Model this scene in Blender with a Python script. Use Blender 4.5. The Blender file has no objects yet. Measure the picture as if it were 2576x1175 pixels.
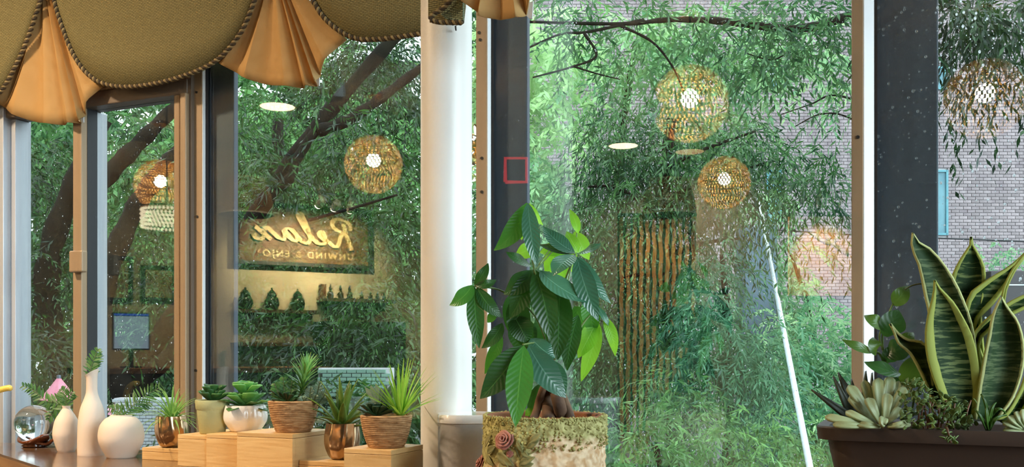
import bpy, math, random
import numpy as np
from mathutils import Vector, Matrix, noise

random.seed(7)
SC = bpy.context.scene
COL = SC.collection

# ------------------------------------------------------------------ camera
FPX, HORIZ, CXP = 2400.0, 890.0, 1288.0
YAW = math.radians(23.3)
EYE = Vector((0.0, 0.0, 1.2))
FWD = Vector((-math.sin(YAW), math.cos(YAW), 0.0))
RGT = Vector((math.cos(YAW), math.sin(YAW), 0.0))
UP = Vector((0, 0, 1))
cam_data = bpy.data.cameras.new('camera')
cam = bpy.data.objects.new('camera', cam_data)
COL.objects.link(cam)
cam.location = EYE
cam.rotation_euler = (math.radians(90), 0, YAW)
cam_data.sensor_fit = 'HORIZONTAL'
cam_data.sensor_width = 36.0
cam_data.lens = 36.0 * FPX / 2576.0
cam_data.shift_y = (HORIZ - 587.5) / 2576.0
cam_data.clip_start = 0.05
cam_data.clip_end = 200
SC.camera = cam

# ------------------------------------------------------------------ world, sun, exposure
SC.view_settings.view_transform = 'Standard'
SC.view_settings.look = 'None'
SC.view_settings.gamma = 1.0
SC.view_settings.use_curve_mapping = False
SC.view_settings.exposure = 0.1
SKY_STRENGTH = 3.7
SKY_COLOR = (0.80, 0.93, 1.0, 1)
world = bpy.data.worlds.new('overcast_sky')
SC.world = world
world.use_nodes = True
wn, wl = world.node_tree.nodes, world.node_tree.links
wn.clear()
w_out = wn.new('ShaderNodeOutputWorld')
w_bg = wn.new('ShaderNodeBackground')
w_tc = wn.new('ShaderNodeTexCoord')
w_sep = wn.new('ShaderNodeSeparateXYZ')
w_mr = wn.new('ShaderNodeMapRange')
w_mr.inputs['From Min'].default_value = 0.0
w_mr.inputs['From Max'].default_value = 1.0
w_mr.inputs['To Min'].default_value = 0.45 * SKY_STRENGTH
w_mr.inputs['To Max'].default_value = 1.3 * SKY_STRENGTH
wl.new(w_tc.outputs['Generated'], w_sep.inputs[0])
wl.new(w_sep.outputs['Z'], w_mr.inputs['Value'])
w_bg.inputs['Color'].default_value = SKY_COLOR
wl.new(w_mr.outputs[0], w_bg.inputs['Strength'])
wl.new(w_bg.outputs[0], w_out.inputs['Surface'])

sun_data = bpy.data.lights.new('overcast_sun', 'SUN')
sun_data.energy = 4.8
sun_data.angle = math.radians(38)
sun_data.color = (0.72, 0.91, 1.0)
sun = bpy.data.objects.new('overcast_sun', sun_data)
COL.objects.link(sun)
sun.rotation_euler = Vector((0.90, -0.25, 0.25)).to_track_quat('Z', 'Y').to_euler()

SC.cycles.denoising_input_passes = 'RGB'
SC.cycles.max_bounces = 10
SC.cycles.transparent_max_bounces = 24
SC.cycles.transmission_bounces = 8
SC.cycles.glossy_bounces = 4
SC.cycles.sample_clamp_indirect = 60.0
SC.cycles.caustics_reflective = False
SC.cycles.caustics_refractive = False

LAMP_WARM = (1.0, 0.77, 0.52)

# ------------------------------------------------------------------ pixel <-> world measuring
def W(px, py, z):
    u, v = (px - CXP) / FPX, (HORIZ - py) / FPX
    return EYE + z * (FWD + u * RGT + v * UP)

def WY(px, py, Y):
    u = (px - CXP) / FPX
    return W(px, py, Y / (FWD.y + u * RGT.y))

GLASS_Y = 2.0

def V(px, py, z):
    """the real point whose mirror image in the window stands at that pixel and depth"""
    p = W(px, py, z)
    return Vector((p.x, 2 * GLASS_Y - p.y, p.z))

# ------------------------------------------------------------------ object helpers
def root_of(o):
    while o.parent is not None:
        o = o.parent
    return o

def tag(o, label=None, cat=None, group=None, kind=None):
    if label: o['label'] = label
    if cat: o['category'] = cat
    if group: o['group'] = group
    if kind: o['kind'] = kind
    return o

def thing(name, loc, label, cat, group=None):
    o = bpy.data.objects.new(name, None)
    COL.objects.link(o)
    o.location = loc
    o.empty_display_size = 0.05
    return tag(o, label, cat, group)

class MB:
    def __init__(self):
        self.v, self.f, self.uv = [], [], []
    def add(self, vs, fs, uvs=None):
        b = len(self.v)
        self.v += [tuple(p) for p in vs]
        self.f += [tuple(i + b for i in f) for f in fs]
        self.uv += (list(uvs) if uvs is not None else [(0.5, 0.5)] * len(vs))
        return self
    def box(self, lo, hi):
        x0, y0, z0 = lo; x1, y1, z1 = hi
        vs = [(x0,y0,z0),(x1,y0,z0),(x1,y1,z0),(x0,y1,z0),(x0,y0,z1),(x1,y0,z1),(x1,y1,z1),(x0,y1,z1)]
        return self.add(vs, [(0,3,2,1),(4,5,6,7),(0,1,5,4),(1,2,6,5),(2,3,7,6),(3,0,4,7)])
    def obox(self, c, ax, ay, az):
        c, ax, ay, az = Vector(c), Vector(ax), Vector(ay), Vector(az)
        vs = [c + sx*ax + sy*ay + sz*az for sz in (-1,1) for sx, sy in ((-1,-1),(1,-1),(1,1),(-1,1))]
        return self.add(vs, [(0,3,2,1),(4,5,6,7),(0,1,5,4),(1,2,6,5),(2,3,7,6),(3,0,4,7)])
    def sheet(self, rows, uv=True, closed=False):
        n, m = len(rows), len(rows[0])
        vs, uvs, fs = [], [], []
        for i, r in enumerate(rows):
            for j, p in enumerate(r):
                vs.append(p)
                uvs.append((j / max(1, m - 1 if not closed else m), i / max(1, n - 1)))
        for i in range(n - 1):
            for j in range(m if closed else m - 1):
                k = (j + 1) % m
                fs.append((i*m+j, i*m+k, (i+1)*m+k, (i+1)*m+j))
        return self.add(vs, fs, uvs)
    def loft(self, loops, cap0=True, cap1=True):
        m = len(loops[0])
        b = len(self.v)
        self.sheet(loops, closed=True)
        if cap0: self.f.append(tuple(b + j for j in reversed(range(m))))
        if cap1: self.f.append(tuple(b + (len(loops)-1)*m + j for j in range(m)))
        return self
    def lathe(self, prof, seg=32, c=(0,0,0), cap0=False, cap1=False, mod=None):
        loops = []
        for r, z in prof:
            lp = []
            for j in range(seg):
                a = 2*math.pi*j/seg
                rr = r * (mod(a, z) if mod else 1)
                lp.append((c[0]+rr*math.cos(a), c[1]+rr*math.sin(a), c[2]+z))
            loops.append(lp)
        return self.loft(loops, cap0, cap1)
    def tube(self, pts, r, seg=8, cap=True):
        pts = [Vector(p) for p in pts]
        n = len(pts)
        rs = r if isinstance(r, (list, tuple)) else [r]*n
        loops = []
        prev = None
        for i in range(n):
            t = (pts[min(i+1,n-1)] - pts[max(i-1,0)])
            if t.length < 1e-9: t = Vector((0,0,1))
            t.normalize()
            if prev is None:
                ref = Vector((0,0,1)) if abs(t.z) < 0.9 else Vector((1,0,0))
                a = t.cross(ref).normalized()
            else:
                a = (prev - t*prev.dot(t))
                a = a.normalized() if a.length > 1e-6 else t.orthogonal().normalized()
            prev = a
            b = t.cross(a)
            loops.append([pts[i] + rs[i]*(math.cos(2*math.pi*k/seg)*a + math.sin(2*math.pi*k/seg)*b) for k in range(seg)])
        return self.loft(loops, cap, cap)
    def build(self, name, mat, parent=None, smooth=False, origin=None, bevel=0.0, solid=0.0, subsurf=0, angle=None):
        off = Vector((0,0,0))
        if parent is not None: off = root_of(parent).location
        elif origin is not None: off = Vector(origin)
        me = bpy.data.meshes.new(name)
        me.from_pydata([(p[0]-off.x, p[1]-off.y, p[2]-off.z) for p in self.v], [], self.f)
        uvl = me.uv_layers.new(name='UVMap')
        idx = np.empty(len(me.loops), np.int32)
        me.loops.foreach_get('vertex_index', idx)
        uvl.data.foreach_set('uv', np.array(self.uv, np.float32)[idx].ravel())
        if smooth:
            me.polygons.foreach_set('use_smooth', np.ones(len(me.polygons), bool))
            if angle: me.set_sharp_from_angle(angle=math.radians(angle))
        if mat: me.materials.append(mat)
        me.update()
        o = bpy.data.objects.new(name, me)
        COL.objects.link(o)
        if parent is not None: o.parent = parent
        elif origin is not None: o.location = off
        if bevel:
            m = o.modifiers.new('bevel', 'BEVEL'); m.width = bevel; m.segments = 2; m.limit_method = 'ANGLE'
        if solid:
            m = o.modifiers.new('solid', 'SOLIDIFY'); m.thickness = solid; m.offset = 0
        if subsurf:
            m = o.modifiers.new('sub', 'SUBSURF'); m.levels = subsurf; m.render_levels = subsurf
        return o

def children(o, table=None):
    return [c for c in o.children]

def copy_tree(o, loc=None, parent=None):
    c = o.copy(); COL.objects.link(c)
    if parent is not None: c.parent = parent
    if loc is not None: c.location = loc
    for ch in list(o.children): copy_tree(ch, None, c)
    return c

def catmull(pts, n=8):
    pts = [Vector(p) for p in pts]
    P = [pts[0]*2 - pts[1]] + pts + [pts[-1]*2 - pts[-2]]
    out = []
    for i in range(1, len(P)-2):
        for k in range(n):
            t = k/n
            a, b, c, d = P[i-1], P[i], P[i+1], P[i+2]
            out.append(0.5*((2*b) + (c-a)*t + (2*a-5*b+4*c-d)*t*t + (3*b-a-3*c+d)*t**3))
    out.append(pts[-1])
    return out

def rrect(cx, cy, hx, hy, r, z, seg=6, rot=0.0):
    lp = []
    for q, (sx, sy) in enumerate(((1,1),(-1,1),(-1,-1),(1,-1))):
        for k in range(seg+1):
            a = math.pi/2*q + math.pi/2*k/seg
            x = sx*(hx-r) + r*math.cos(a); y = sy*(hy-r) + r*math.sin(a)
            lp.append((cx + x*math.cos(rot) - y*math.sin(rot), cy + x*math.sin(rot) + y*math.cos(rot), z))
    return lp

# ------------------------------------------------------------------ materials
def new_mat(name):
    m = bpy.data.materials.new(name); m.use_nodes = True
    nt = m.node_tree; nt.nodes.clear()
    out = nt.nodes.new('ShaderNodeOutputMaterial')
    return m, nt, nt.nodes, nt.links, out

def lin(r, g, b):
    f = lambda c: (c/255/12.92) if c/255 <= 0.04045 else ((c/255+0.055)/1.055)**2.4
    return (f(r), f(g), f(b))

def M(name, col, rough=0.5, metal=0.0, col2=None, vscale=8.0, stretch=(1,1,1), bump=0.0, bscale=80.0, bstretch=(1,1,1),
      transl=0.0, tcol=None, coat=0.0, spec=0.5, emit=None, estr=0.0, detail=4.0, rand=0.0, contrast=(0.35, 0.65)):
    m, nt, N, L, out = new_mat(name)
    b = N.new('ShaderNodeBsdfPrincipled')
    b.inputs['Roughness'].default_value = rough
    b.inputs['Metallic'].default_value = metal
    b.inputs['Coat Weight'].default_value = coat
    b.inputs['Coat Roughness'].default_value = 0.08
    b.inputs['Specular IOR Level'].default_value = spec
    b.inputs['Base Color'].default_value = (*col, 1)
    tc = N.new('ShaderNodeTexCoord')
    csock = None
    if col2 is not None:
        mp = N.new('ShaderNodeMapping'); mp.inputs['Scale'].default_value = stretch
        nz = N.new('ShaderNodeTexNoise'); nz.inputs['Scale'].default_value = vscale; nz.inputs['Detail'].default_value = detail
        rp = N.new('ShaderNodeMapRange'); rp.inputs[1].default_value = contrast[0]; rp.inputs[2].default_value = contrast[1]
        mx = N.new('ShaderNodeMix'); mx.data_type = 'RGBA'
        mx.inputs[6].default_value = (*col, 1); mx.inputs[7].default_value = (*col2, 1)
        L.new(tc.outputs['Object'], mp.inputs[0]); L.new(mp.outputs[0], nz.inputs['Vector'])
        L.new(nz.outputs[0], rp.inputs[0]); L.new(rp.outputs[0], mx.inputs[0])
        csock = mx.outputs[2]
    if rand:
        oi = N.new('ShaderNodeObjectInfo')
        hs = N.new('ShaderNodeHueSaturation')
        mr = N.new('ShaderNodeMapRange'); mr.inputs[3].default_value = 1-rand; mr.inputs[4].default_value = 1+rand
        L.new(oi.outputs['Random'], mr.inputs[0]); L.new(mr.outputs[0], hs.inputs['Value'])
        if csock: L.new(csock, hs.inputs['Color'])
        else: hs.inputs['Color'].default_value = (*col, 1)
        csock = hs.outputs[0]
    if csock: L.new(csock, b.inputs['Base Color'])
    if bump:
        mp2 = N.new('ShaderNodeMapping'); mp2.inputs['Scale'].default_value = bstretch
        n2 = N.new('ShaderNodeTexNoise'); n2.inputs['Scale'].default_value = bscale; n2.inputs['Detail'].default_value = 3
        bp = N.new('ShaderNodeBump'); bp.inputs['Strength'].default_value = bump; bp.inputs['Distance'].default_value = 0.003
        L.new(tc.outputs['Object'], mp2.inputs[0]); L.new(mp2.outputs[0], n2.inputs['Vector'])
        L.new(n2.outputs[0], bp.inputs['Height']); L.new(bp.outputs[0], b.inputs['Normal'])
    if emit:
        b.inputs['Emission Color'].default_value = (*emit, 1); b.inputs['Emission Strength'].default_value = estr
    if transl:
        t = N.new('ShaderNodeBsdfTranslucent')
        t.inputs['Color'].default_value = (*(tcol or col), 1)
        ms = N.new('ShaderNodeMixShader'); ms.inputs[0].default_value = transl
        L.new(b.outputs[0], ms.inputs[1]); L.new(t.outputs[0], ms.inputs[2]); L.new(ms.outputs[0], out.inputs[0])
    else:
        L.new(b.outputs[0], out.inputs[0])
    return m

def math_node(N, L, op, a, b=None, c=None):
    n = N.new('ShaderNodeMath'); n.operation = op
    for i, s in enumerate((a, b, c)):
        if s is None: continue
        if isinstance(s, (int, float)): n.inputs[i].default_value = s
        else: L.new(s, n.inputs[i])
    return n.outputs[0]

def leaf_mat(name, col, col2, rib, transl=0.3, tcol=None, rough=0.3, veins=11.0, vein_str=0.35, rand=0.25):
    m, nt, N, L, out = new_mat(name)
    b = N.new('ShaderNodeBsdfPrincipled'); b.inputs['Roughness'].default_value = rough
    b.inputs['Specular IOR Level'].default_value = 0.5
    uv = N.new('ShaderNodeUVMap'); sp = N.new('ShaderNodeSeparateXYZ'); L.new(uv.outputs[0], sp.inputs[0])
    du = math_node(N, L, 'ABSOLUTE', math_node(N, L, 'SUBTRACT', sp.outputs[0], 0.5))
    ph = math_node(N, L, 'SUBTRACT', math_node(N, L, 'MULTIPLY', sp.outputs[1], veins), math_node(N, L, 'MULTIPLY', du, 4.0))
    wv = math_node(N, L, 'SINE', math_node(N, L, 'MULTIPLY', ph, 6.2832))
    tc = N.new('ShaderNodeTexCoord')
    nz = N.new('ShaderNodeTexNoise'); nz.inputs['Scale'].default_value = 14
    L.new(tc.outputs['Object'], nz.inputs['Vector'])
    mx = N.new('ShaderNodeMix'); mx.data_type = 'RGBA'; mx.inputs[6].default_value = (*col,1); mx.inputs[7].default_value = (*col2,1)
    rp = N.new('ShaderNodeMapRange'); rp.inputs[1].default_value = 0.35; rp.inputs[2].default_value = 0.65
    L.new(nz.outputs[0], rp.inputs[0]); L.new(rp.outputs[0], mx.inputs[0])
    mid = math_node(N, L, 'LESS_THAN', du, 0.018)
    m2 = N.new('ShaderNodeMix'); m2.data_type = 'RGBA'; m2.inputs[7].default_value = (*rib,1)
    L.new(mid, m2.inputs[0]); L.new(mx.outputs[2], m2.inputs[6])
    oi = N.new('ShaderNodeObjectInfo'); hs = N.new('ShaderNodeHueSaturation')
    mr = N.new('ShaderNodeMapRange'); mr.inputs[3].default_value = 1-rand; mr.inputs[4].default_value = 1+rand
    L.new(oi.outputs['Random'], mr.inputs[0]); L.new(mr.outputs[0], hs.inputs['Value']); L.new(m2.outputs[2], hs.inputs['Color'])
    L.new(hs.outputs[0], b.inputs['Base Color'])
    bp = N.new('ShaderNodeBump'); bp.inputs['Strength'].default_value = vein_str; bp.inputs['Distance'].default_value = 0.0015
    L.new(wv, bp.inputs['Height']); L.new(bp.outputs[0], b.inputs['Normal'])
    t = N.new('ShaderNodeBsdfTranslucent'); t.inputs['Color'].default_value = (*(tcol or col2),1)
    ms = N.new('ShaderNodeMixShader'); ms.inputs[0].default_value = transl
    L.new(b.outputs[0], ms.inputs[1]); L.new(t.outputs[0], ms.inputs[2]); L.new(ms.outputs[0], out.inputs[0])
    return m

def snake_mat(name, margin, dark, pale, edge):
    m, nt, N, L, out = new_mat(name)
    b = N.new('ShaderNodeBsdfPrincipled'); b.inputs['Roughness'].default_value = 0.6; b.inputs['Specular IOR Level'].default_value = 0.12
    uv = N.new('ShaderNodeUVMap'); sp = N.new('ShaderNodeSeparateXYZ'); L.new(uv.outputs[0], sp.inputs[0])
    tc = N.new('ShaderNodeTexCoord')
    mp = N.new('ShaderNodeMapping'); mp.inputs['Scale'].default_value = (24, 24, 210); L.new(tc.outputs['Object'], mp.inputs[0])
    nz = N.new('ShaderNodeTexNoise'); nz.inputs['Scale'].default_value = 1.0; nz.inputs['Detail'].default_value = 6; nz.inputs['Roughness'].default_value = 0.65
    L.new(mp.outputs[0], nz.inputs['Vector'])
    rp = N.new('ShaderNodeMapRange'); rp.inputs[1].default_value = 0.49; rp.inputs[2].default_value = 0.57; L.new(nz.outputs[0], rp.inputs[0])
    mx = N.new('ShaderNodeMix'); mx.data_type = 'RGBA'; mx.inputs[6].default_value = (*dark,1); mx.inputs[7].default_value = (*pale,1)
    L.new(rp.outputs[0], mx.inputs[0])
    n3 = N.new('ShaderNodeTexNoise'); n3.inputs['Scale'].default_value = 40; L.new(tc.outputs['Object'], n3.inputs['Vector'])
    du = math_node(N, L, 'ABSOLUTE', math_node(N, L, 'SUBTRACT', sp.outputs[0], 0.5))
    du2 = math_node(N, L, 'ADD', du, math_node(N, L, 'MULTIPLY', math_node(N, L, 'SUBTRACT', n3.outputs[0], 0.5), 0.06))
    e = math_node(N, L, 'GREATER_THAN', du2, 0.5 - margin)
    m2 = N.new('ShaderNodeMix'); m2.data_type = 'RGBA'; m2.inputs[7].default_value = (*edge,1)
    L.new(e, m2.inputs[0]); L.new(mx.outputs[2], m2.inputs[6]); L.new(m2.outputs[2], b.inputs['Base Color'])
    t = N.new('ShaderNodeBsdfTranslucent'); L.new(m2.outputs[2], t.inputs['Color'])
    ms = N.new('ShaderNodeMixShader'); ms.inputs[0].default_value = 0.22
    L.new(b.outputs[0], ms.inputs[1]); L.new(t.outputs[0], ms.inputs[2]); L.new(ms.outputs[0], out.inputs[0])
    return m

def fabric_mat(name, c1, c2, sx, sz, rough=0.85, strength=0.6):
    m, nt, N, L, out = new_mat(name)
    b = N.new('ShaderNodeBsdfPrincipled'); b.inputs['Roughness'].default_value = rough; b.inputs['Specular IOR Level'].default_value = 0.2
    uv = N.new('ShaderNodeUVMap')
    mp = N.new('ShaderNodeMapping'); mp.inputs['Scale'].default_value = (sx, sz, 1); L.new(uv.outputs[0], mp.inputs[0])
    br = N.new('ShaderNodeTexBrick'); br.inputs['Scale'].default_value = 1.0
    br.inputs['Mortar Size'].default_value = 0.06; br.inputs['Brick Width'].default_value = 1.0; br.inputs['Row Height'].default_value = 0.35
    br.inputs['Color1'].default_value = (*c1,1); br.inputs['Color2'].default_value = (*[0.8*a+0.2*d for a, d in zip(c1, c2)],1); br.inputs['Mortar'].default_value = (*c2,1)
    L.new(mp.outputs[0], br.inputs['Vector']); L.new(br.outputs['Color'], b.inputs['Base Color'])
    bp = N.new('ShaderNodeBump'); bp.inputs['Strength'].default_value = strength; bp.inputs['Distance'].default_value = 0.001; bp.invert = True
    L.new(br.outputs['Fac'], bp.inputs['Height']); L.new(bp.outputs[0], b.inputs['Normal'])
    L.new(b.outputs[0], out.inputs[0])
    return m

def pane_mat(name, ior, tint):
    m, nt, N, L, out = new_mat(name)
    tr = N.new('ShaderNodeBsdfTransparent'); tr.inputs[0].default_value = (*tint, 1)
    gl = N.new('ShaderNodeBsdfGlossy'); gl.inputs['Roughness'].default_value = 0.0
    fr = N.new('ShaderNodeFresnel'); fr.inputs['IOR'].default_value = ior
    # the same reflectance from both sides of the sheet
    geo = N.new('ShaderNodeNewGeometry')
    inv = math_node(N, L, 'DIVIDE', 1.0, ior)
    io = N.new('ShaderNodeMix'); io.data_type = 'FLOAT'; io.inputs[2].default_value = ior
    sel = math_node(N, L, 'MULTIPLY', geo.outputs['Backfacing'], 1.0)
    io.inputs[3].default_value = ior
    L.new(sel, io.inputs[0])
    lw = N.new('ShaderNodeLayerWeight')
    ms = N.new('ShaderNodeMixShader')
    # Schlick from the incidence cosine works on either side
    d = N.new('ShaderNodeVectorMath'); d.operation = 'DOT_PRODUCT'
    L.new(geo.outputs['Normal'], d.inputs[0]); L.new(geo.outputs['Incoming'], d.inputs[1])
    c = math_node(N, L, 'ABSOLUTE', d.outputs['Value'])
    f0 = ((ior-1)/(ior+1))**2
    sch = math_node(N, L, 'MULTIPLY_ADD', math_node(N, L, 'POWER', math_node(N, L, 'SUBTRACT', 1.0, c), 5.0), 1-f0, f0)
    L.new(sch, ms.inputs[0]); L.new(tr.outputs[0], ms.inputs[1]); L.new(gl.outputs[0], ms.inputs[2]); L.new(ms.outputs[0], out.inputs[0])
    for n in (fr, lw, io): N.remove(n)
    return m

def glass_mat(name, col, ior, rough=0.0):
    m, nt, N, L, out = new_mat(name)
    g = N.new('ShaderNodeBsdfGlass'); g.inputs['Color'].default_value = (*col,1); g.inputs['IOR'].default_value = ior; g.inputs['Roughness'].default_value = rough
    L.new(g.outputs[0], out.inputs[0])
    return m

def emit_mat(name, col, s):
    m, nt, N, L, out = new_mat(name)
    e = N.new('ShaderNodeEmission'); e.inputs[0].default_value = (*col,1); e.inputs[1].default_value = s
    L.new(e.outputs[0], out.inputs[0])
    return m

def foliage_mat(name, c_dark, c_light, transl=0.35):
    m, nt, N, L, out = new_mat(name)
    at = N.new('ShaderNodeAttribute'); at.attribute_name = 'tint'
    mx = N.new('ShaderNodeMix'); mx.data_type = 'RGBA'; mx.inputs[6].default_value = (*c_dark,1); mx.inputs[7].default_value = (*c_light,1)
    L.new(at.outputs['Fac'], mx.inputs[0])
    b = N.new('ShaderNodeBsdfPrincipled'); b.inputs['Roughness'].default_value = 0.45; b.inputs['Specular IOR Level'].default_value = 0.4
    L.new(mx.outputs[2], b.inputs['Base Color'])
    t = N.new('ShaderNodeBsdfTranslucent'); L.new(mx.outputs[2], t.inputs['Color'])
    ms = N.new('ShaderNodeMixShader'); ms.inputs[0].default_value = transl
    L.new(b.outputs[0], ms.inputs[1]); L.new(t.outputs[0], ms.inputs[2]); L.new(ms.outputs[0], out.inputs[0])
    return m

MT = {}
MT['paint_white'] = M('white_paint', (0.80, 0.77, 0.72), 0.38, col2=(0.76, 0.73, 0.68), vscale=5, bump=0.08, bscale=60, bstretch=(1,1,0.1))
MT['white_bead'] = M('white_vinyl', (0.86, 0.87, 0.88), 0.35, col2=(0.8, 0.81, 0.82), vscale=9)
MT['bronze'] = M('tan_aluminium', (0.36, 0.25, 0.15), 0.45, 0.2, col2=(0.32, 0.22, 0.13), vscale=4, stretch=(20,20,1), bump=0.05, bscale=50, bstretch=(4,4,0.2))
MT['bronze_dark'] = M('brown_aluminium', (0.20, 0.15, 0.11), 0.45, 0.2, col2=(0.17, 0.13, 0.10), vscale=6, stretch=(20,20,1))
MT['aluminium'] = M('grey_aluminium', (0.50, 0.52, 0.55), 0.4, 0.3, col2=(0.44, 0.46, 0.5), vscale=8, stretch=(20,20,1))
MT['gasket'] = M('black_gasket', (0.012, 0.012, 0.014), 0.5)
MT['slate'] = M('slate_paint', (0.10, 0.125, 0.165), 0.5, col2=(0.08, 0.10, 0.135), vscale=6, stretch=(6,6,0.6), bump=0.08, bscale=40, bstretch=(3,3,0.2))
MT['pane'] = pane_mat('window_glass', 1.85, (0.955, 0.985, 0.975))
MT['desk'] = M('walnut_counter', (0.16, 0.082, 0.038), 0.16, col2=(0.10, 0.052, 0.025), vscale=5, stretch=(1,9,1), coat=0.4, bump=0.03, bscale=30, bstretch=(1,10,1))
MT['desk_edge'] = M('oak_edge_band', (0.32, 0.18, 0.08), 0.4, col2=(0.24, 0.13, 0.06), vscale=6, stretch=(1,1,12))
MT['wall'] = M('tan_wall', (0.15, 0.128, 0.10), 0.85, col2=(0.135, 0.115, 0.09), vscale=3, bump=0.05)
MT['wall_feature'] = M('cream_wall', (0.58, 0.50, 0.32), 0.85, col2=(0.54, 0.46, 0.29), vscale=3, bump=0.05)
MT['ceiling'] = M('ceiling_paint', (0.22, 0.205, 0.18), 0.9, col2=(0.21, 0.195, 0.17), vscale=2)
MT['floor'] = M('dark_floor', (0.09, 0.07, 0.055), 0.45, col2=(0.07, 0.055, 0.045), vscale=3, stretch=(1,6,1))
MT['nail'] = M('dark_nail', (0.03, 0.028, 0.025), 0.5, 0.4)

# ------------------------------------------------------------------ the room shell
def struct(o, label):
    o['kind'] = 'structure'; o['label'] = label
    return o

RX0, RX1, RY0, CEIL = -7.4, 2.5, -4.9, 3.0
struct(MB().box((RX0,RY0,-0.12),(RX1,2.12,0.0)).build('floor', MT['floor']), 'dark wooden floor of the room')
struct(MB().box((RX0,RY0,CEIL),(RX1,2.3,CEIL+0.15)).build('ceiling', MT['ceiling']), 'beige painted ceiling of the room')
struct(MB().box((RX0,RY0-0.15,0),(RX1,RY0,CEIL)).build('wall_back', MT['wall']), 'tan back wall seen mirrored in the window')
struct(MB().box((RX0-0.15,RY0,0),(RX0,2.12,CEIL)).build('wall_left', MT['wall']), 'tan left wall of the room')
# window wall: knee wall, header, blind end
SILL, HEAD = 0.925, 2.62
wf = MB().box((RX0,1.96,0),(RX1,2.10,SILL)).box((RX0,1.96,HEAD),(RX1,2.10,CEIL)).box((RX0,1.96,SILL),(-2.56,2.10,HEAD))
struct(wf.build('wall_front', MT['wall']), 'low tan wall under the shop windows')
# right wall with two wide openings that let daylight in
wr = MB().box((RX1,RY0,0),(RX1+0.15,2.12,0.55)).box((RX1,RY0,2.75),(RX1+0.15,2.12,CEIL)).box((RX1,RY0,0.55),(RX1+0.15,-2.4,2.75))
wr.box((RX1,1.99,0.55),(RX1+0.15,2.12,2.75)).box((RX1,-0.32,0.55),(RX1+0.15,-0.24,2.75))
struct(wr.build('wall_right', MT['wall']), 'tan right wall with wide daylit openings')

# ---- windows of the front wall
def pane(parent, x0, x1, z0, z1, y=GLASS_Y, t=0.005):
    return MB().box((x0, y-t/2, z0),(x1, y+t/2, z1)).build('pane', MT['pane'], parent)

def xat(px, Y):
    return WY(px, HORIZ, Y).x

# window 1: the slider with two sashes and a transom
w1 = thing('window_1', (-2.1, GLASS_Y, SILL), 'sliding window with two narrow sashes at the far end', 'window'); w1['kind'] = 'structure'
XL0, XL1 = xat(20, 2.0), xat(40, 1.99)
TR = 1.885     # underside of the transom
MB().box((-2.56,1.955,SILL),(xat(8,1.955),2.05,HEAD)).build('jamb', MT['aluminium'], w1, bevel=0.002)
MB().box((xat(8,1.975),1.97,SILL),(xat(22,1.975),2.0,TR)).build('seal', MT['gasket'], w1)
MB().box((xat(22,1.985),1.98,SILL),(xat(42,1.985),2.03,TR)).build('stile', MT['aluminium'], w1, bevel=0.002)
MB().box((xat(42,2.02),2.012,SILL),(xat(60,2.02),2.02,TR)).build('outer_frame', MT['bronze_dark'], w1)
cs = MB().box((xat(190,1.965),1.955,SILL),(xat(212,1.965),1.995,TR)).build('stile', MT['bronze'], w1, bevel=0.003)
lt = MB()
p0, p1 = WY(180, 686, 1.945), WY(213, 630, 1.945)
lt.box((p0.x,1.935,p0.z),(p1.x,1.956,p1.z)).build('latch', MT['bronze'], w1, bevel=0.004)
MB().box((xat(212,1.975),1.975,SILL),(xat(220,1.975),2.01,TR)).build('seal', MT['gasket'], w1)
MB().box((xat(220,2.02),2.01,SILL),(xat(250,2.02),2.05,TR)).build('outer_stile', MT['aluminium'], w1, bevel=0.003)
MB().box((xat(250,2.06),2.052,SILL),(xat(256,2.06),2.07,TR)).build('outer_frame', MT['slate'], w1)
MB().box((xat(440,1.97),1.965,SILL),(xat(455,1.97),2.02,TR)).build('stile', MT['bronze'], w1, bevel=0.003)
MB().box((xat(455,1.96),1.955,SILL),(xat(470,1.96),2.02,TR)).build('stile', MT['bronze'], w1, bevel=0.003)
MB().box((xat(468,1.97),1.968,SILL),(xat(482,1.97),2.02,HEAD)).build('seal', MT['bronze_dark'], w1)
MB().box((XL0,1.965,TR),(xat(470,1.965),2.03,TR+0.04)).build('transom', MT['bronze_dark'], w1, bevel=0.003)
MB().box((XL0,1.955,TR+0.04),(xat(470,1.955),2.03,TR+0.10)).build('transom', MT['bronze'], w1, bevel=0.003)
pane(w1, XL1, xat(200,2.0), SILL, TR)
pane(w1, xat(205,2.0), xat(450,2.0), SILL, TR, y=2.004)
pane(w1, XL0, xat(470,2.0), TR+0.10, HEAD)
# windows 2 - 5: fixed lights between mullions
edges = [(508, 480), (1225, 1197), (2172, 2142)]
mull = []
for r, l in edges: mull.append((xat(l, 1.98), xat(r, 1.98)))
mull.append((mull[2][0] + 0.83, mull[2][1] + 0.83))
mull.append((RX1 - 0.06, RX1))
wins = [('window_2', 0, 'large fixed window pane between the slider and the white column'),
        ('window_3', 1, 'large rainy window pane behind the money tree'),
        ('window_4', 2, 'rainy window pane behind the snake plant planter'),
        ('window_5', 3, 'large fixed window pane past the snake plant planter')]
for nm, i, lab in wins:
    a, b = mull[i][1], mull[i+1][0]
    bw = (0.002, 0.005, 0.019, 0.010)[i]
    w = thing(nm, ((a+b)/2, GLASS_Y, SILL), lab, 'window'); w['kind'] = 'structure'
    pane(w, a - 0.01, b + 0.01, SILL, HEAD)
    MB().box((a - 0.002,1.9915,SILL),(a + bw + 0.006,1.9965,HEAD)).build('seal', MT['gasket'], w)
    # white glazing bead that slopes from the mullion face back to the glass
    MB().loft([[(a+0.0002,1.981,z),(a+0.0015,1.981,z),(a+bw,1.991,z),(a+0.0002,1.991,z)] for z in (SILL, HEAD)]).build('glazing_bead', MT['white_bead'], w)
    MB().box((a, 1.96, SILL),(b, 2.03, SILL+0.012)).build('bottom_rail', MT['bronze_dark'], w)
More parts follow.
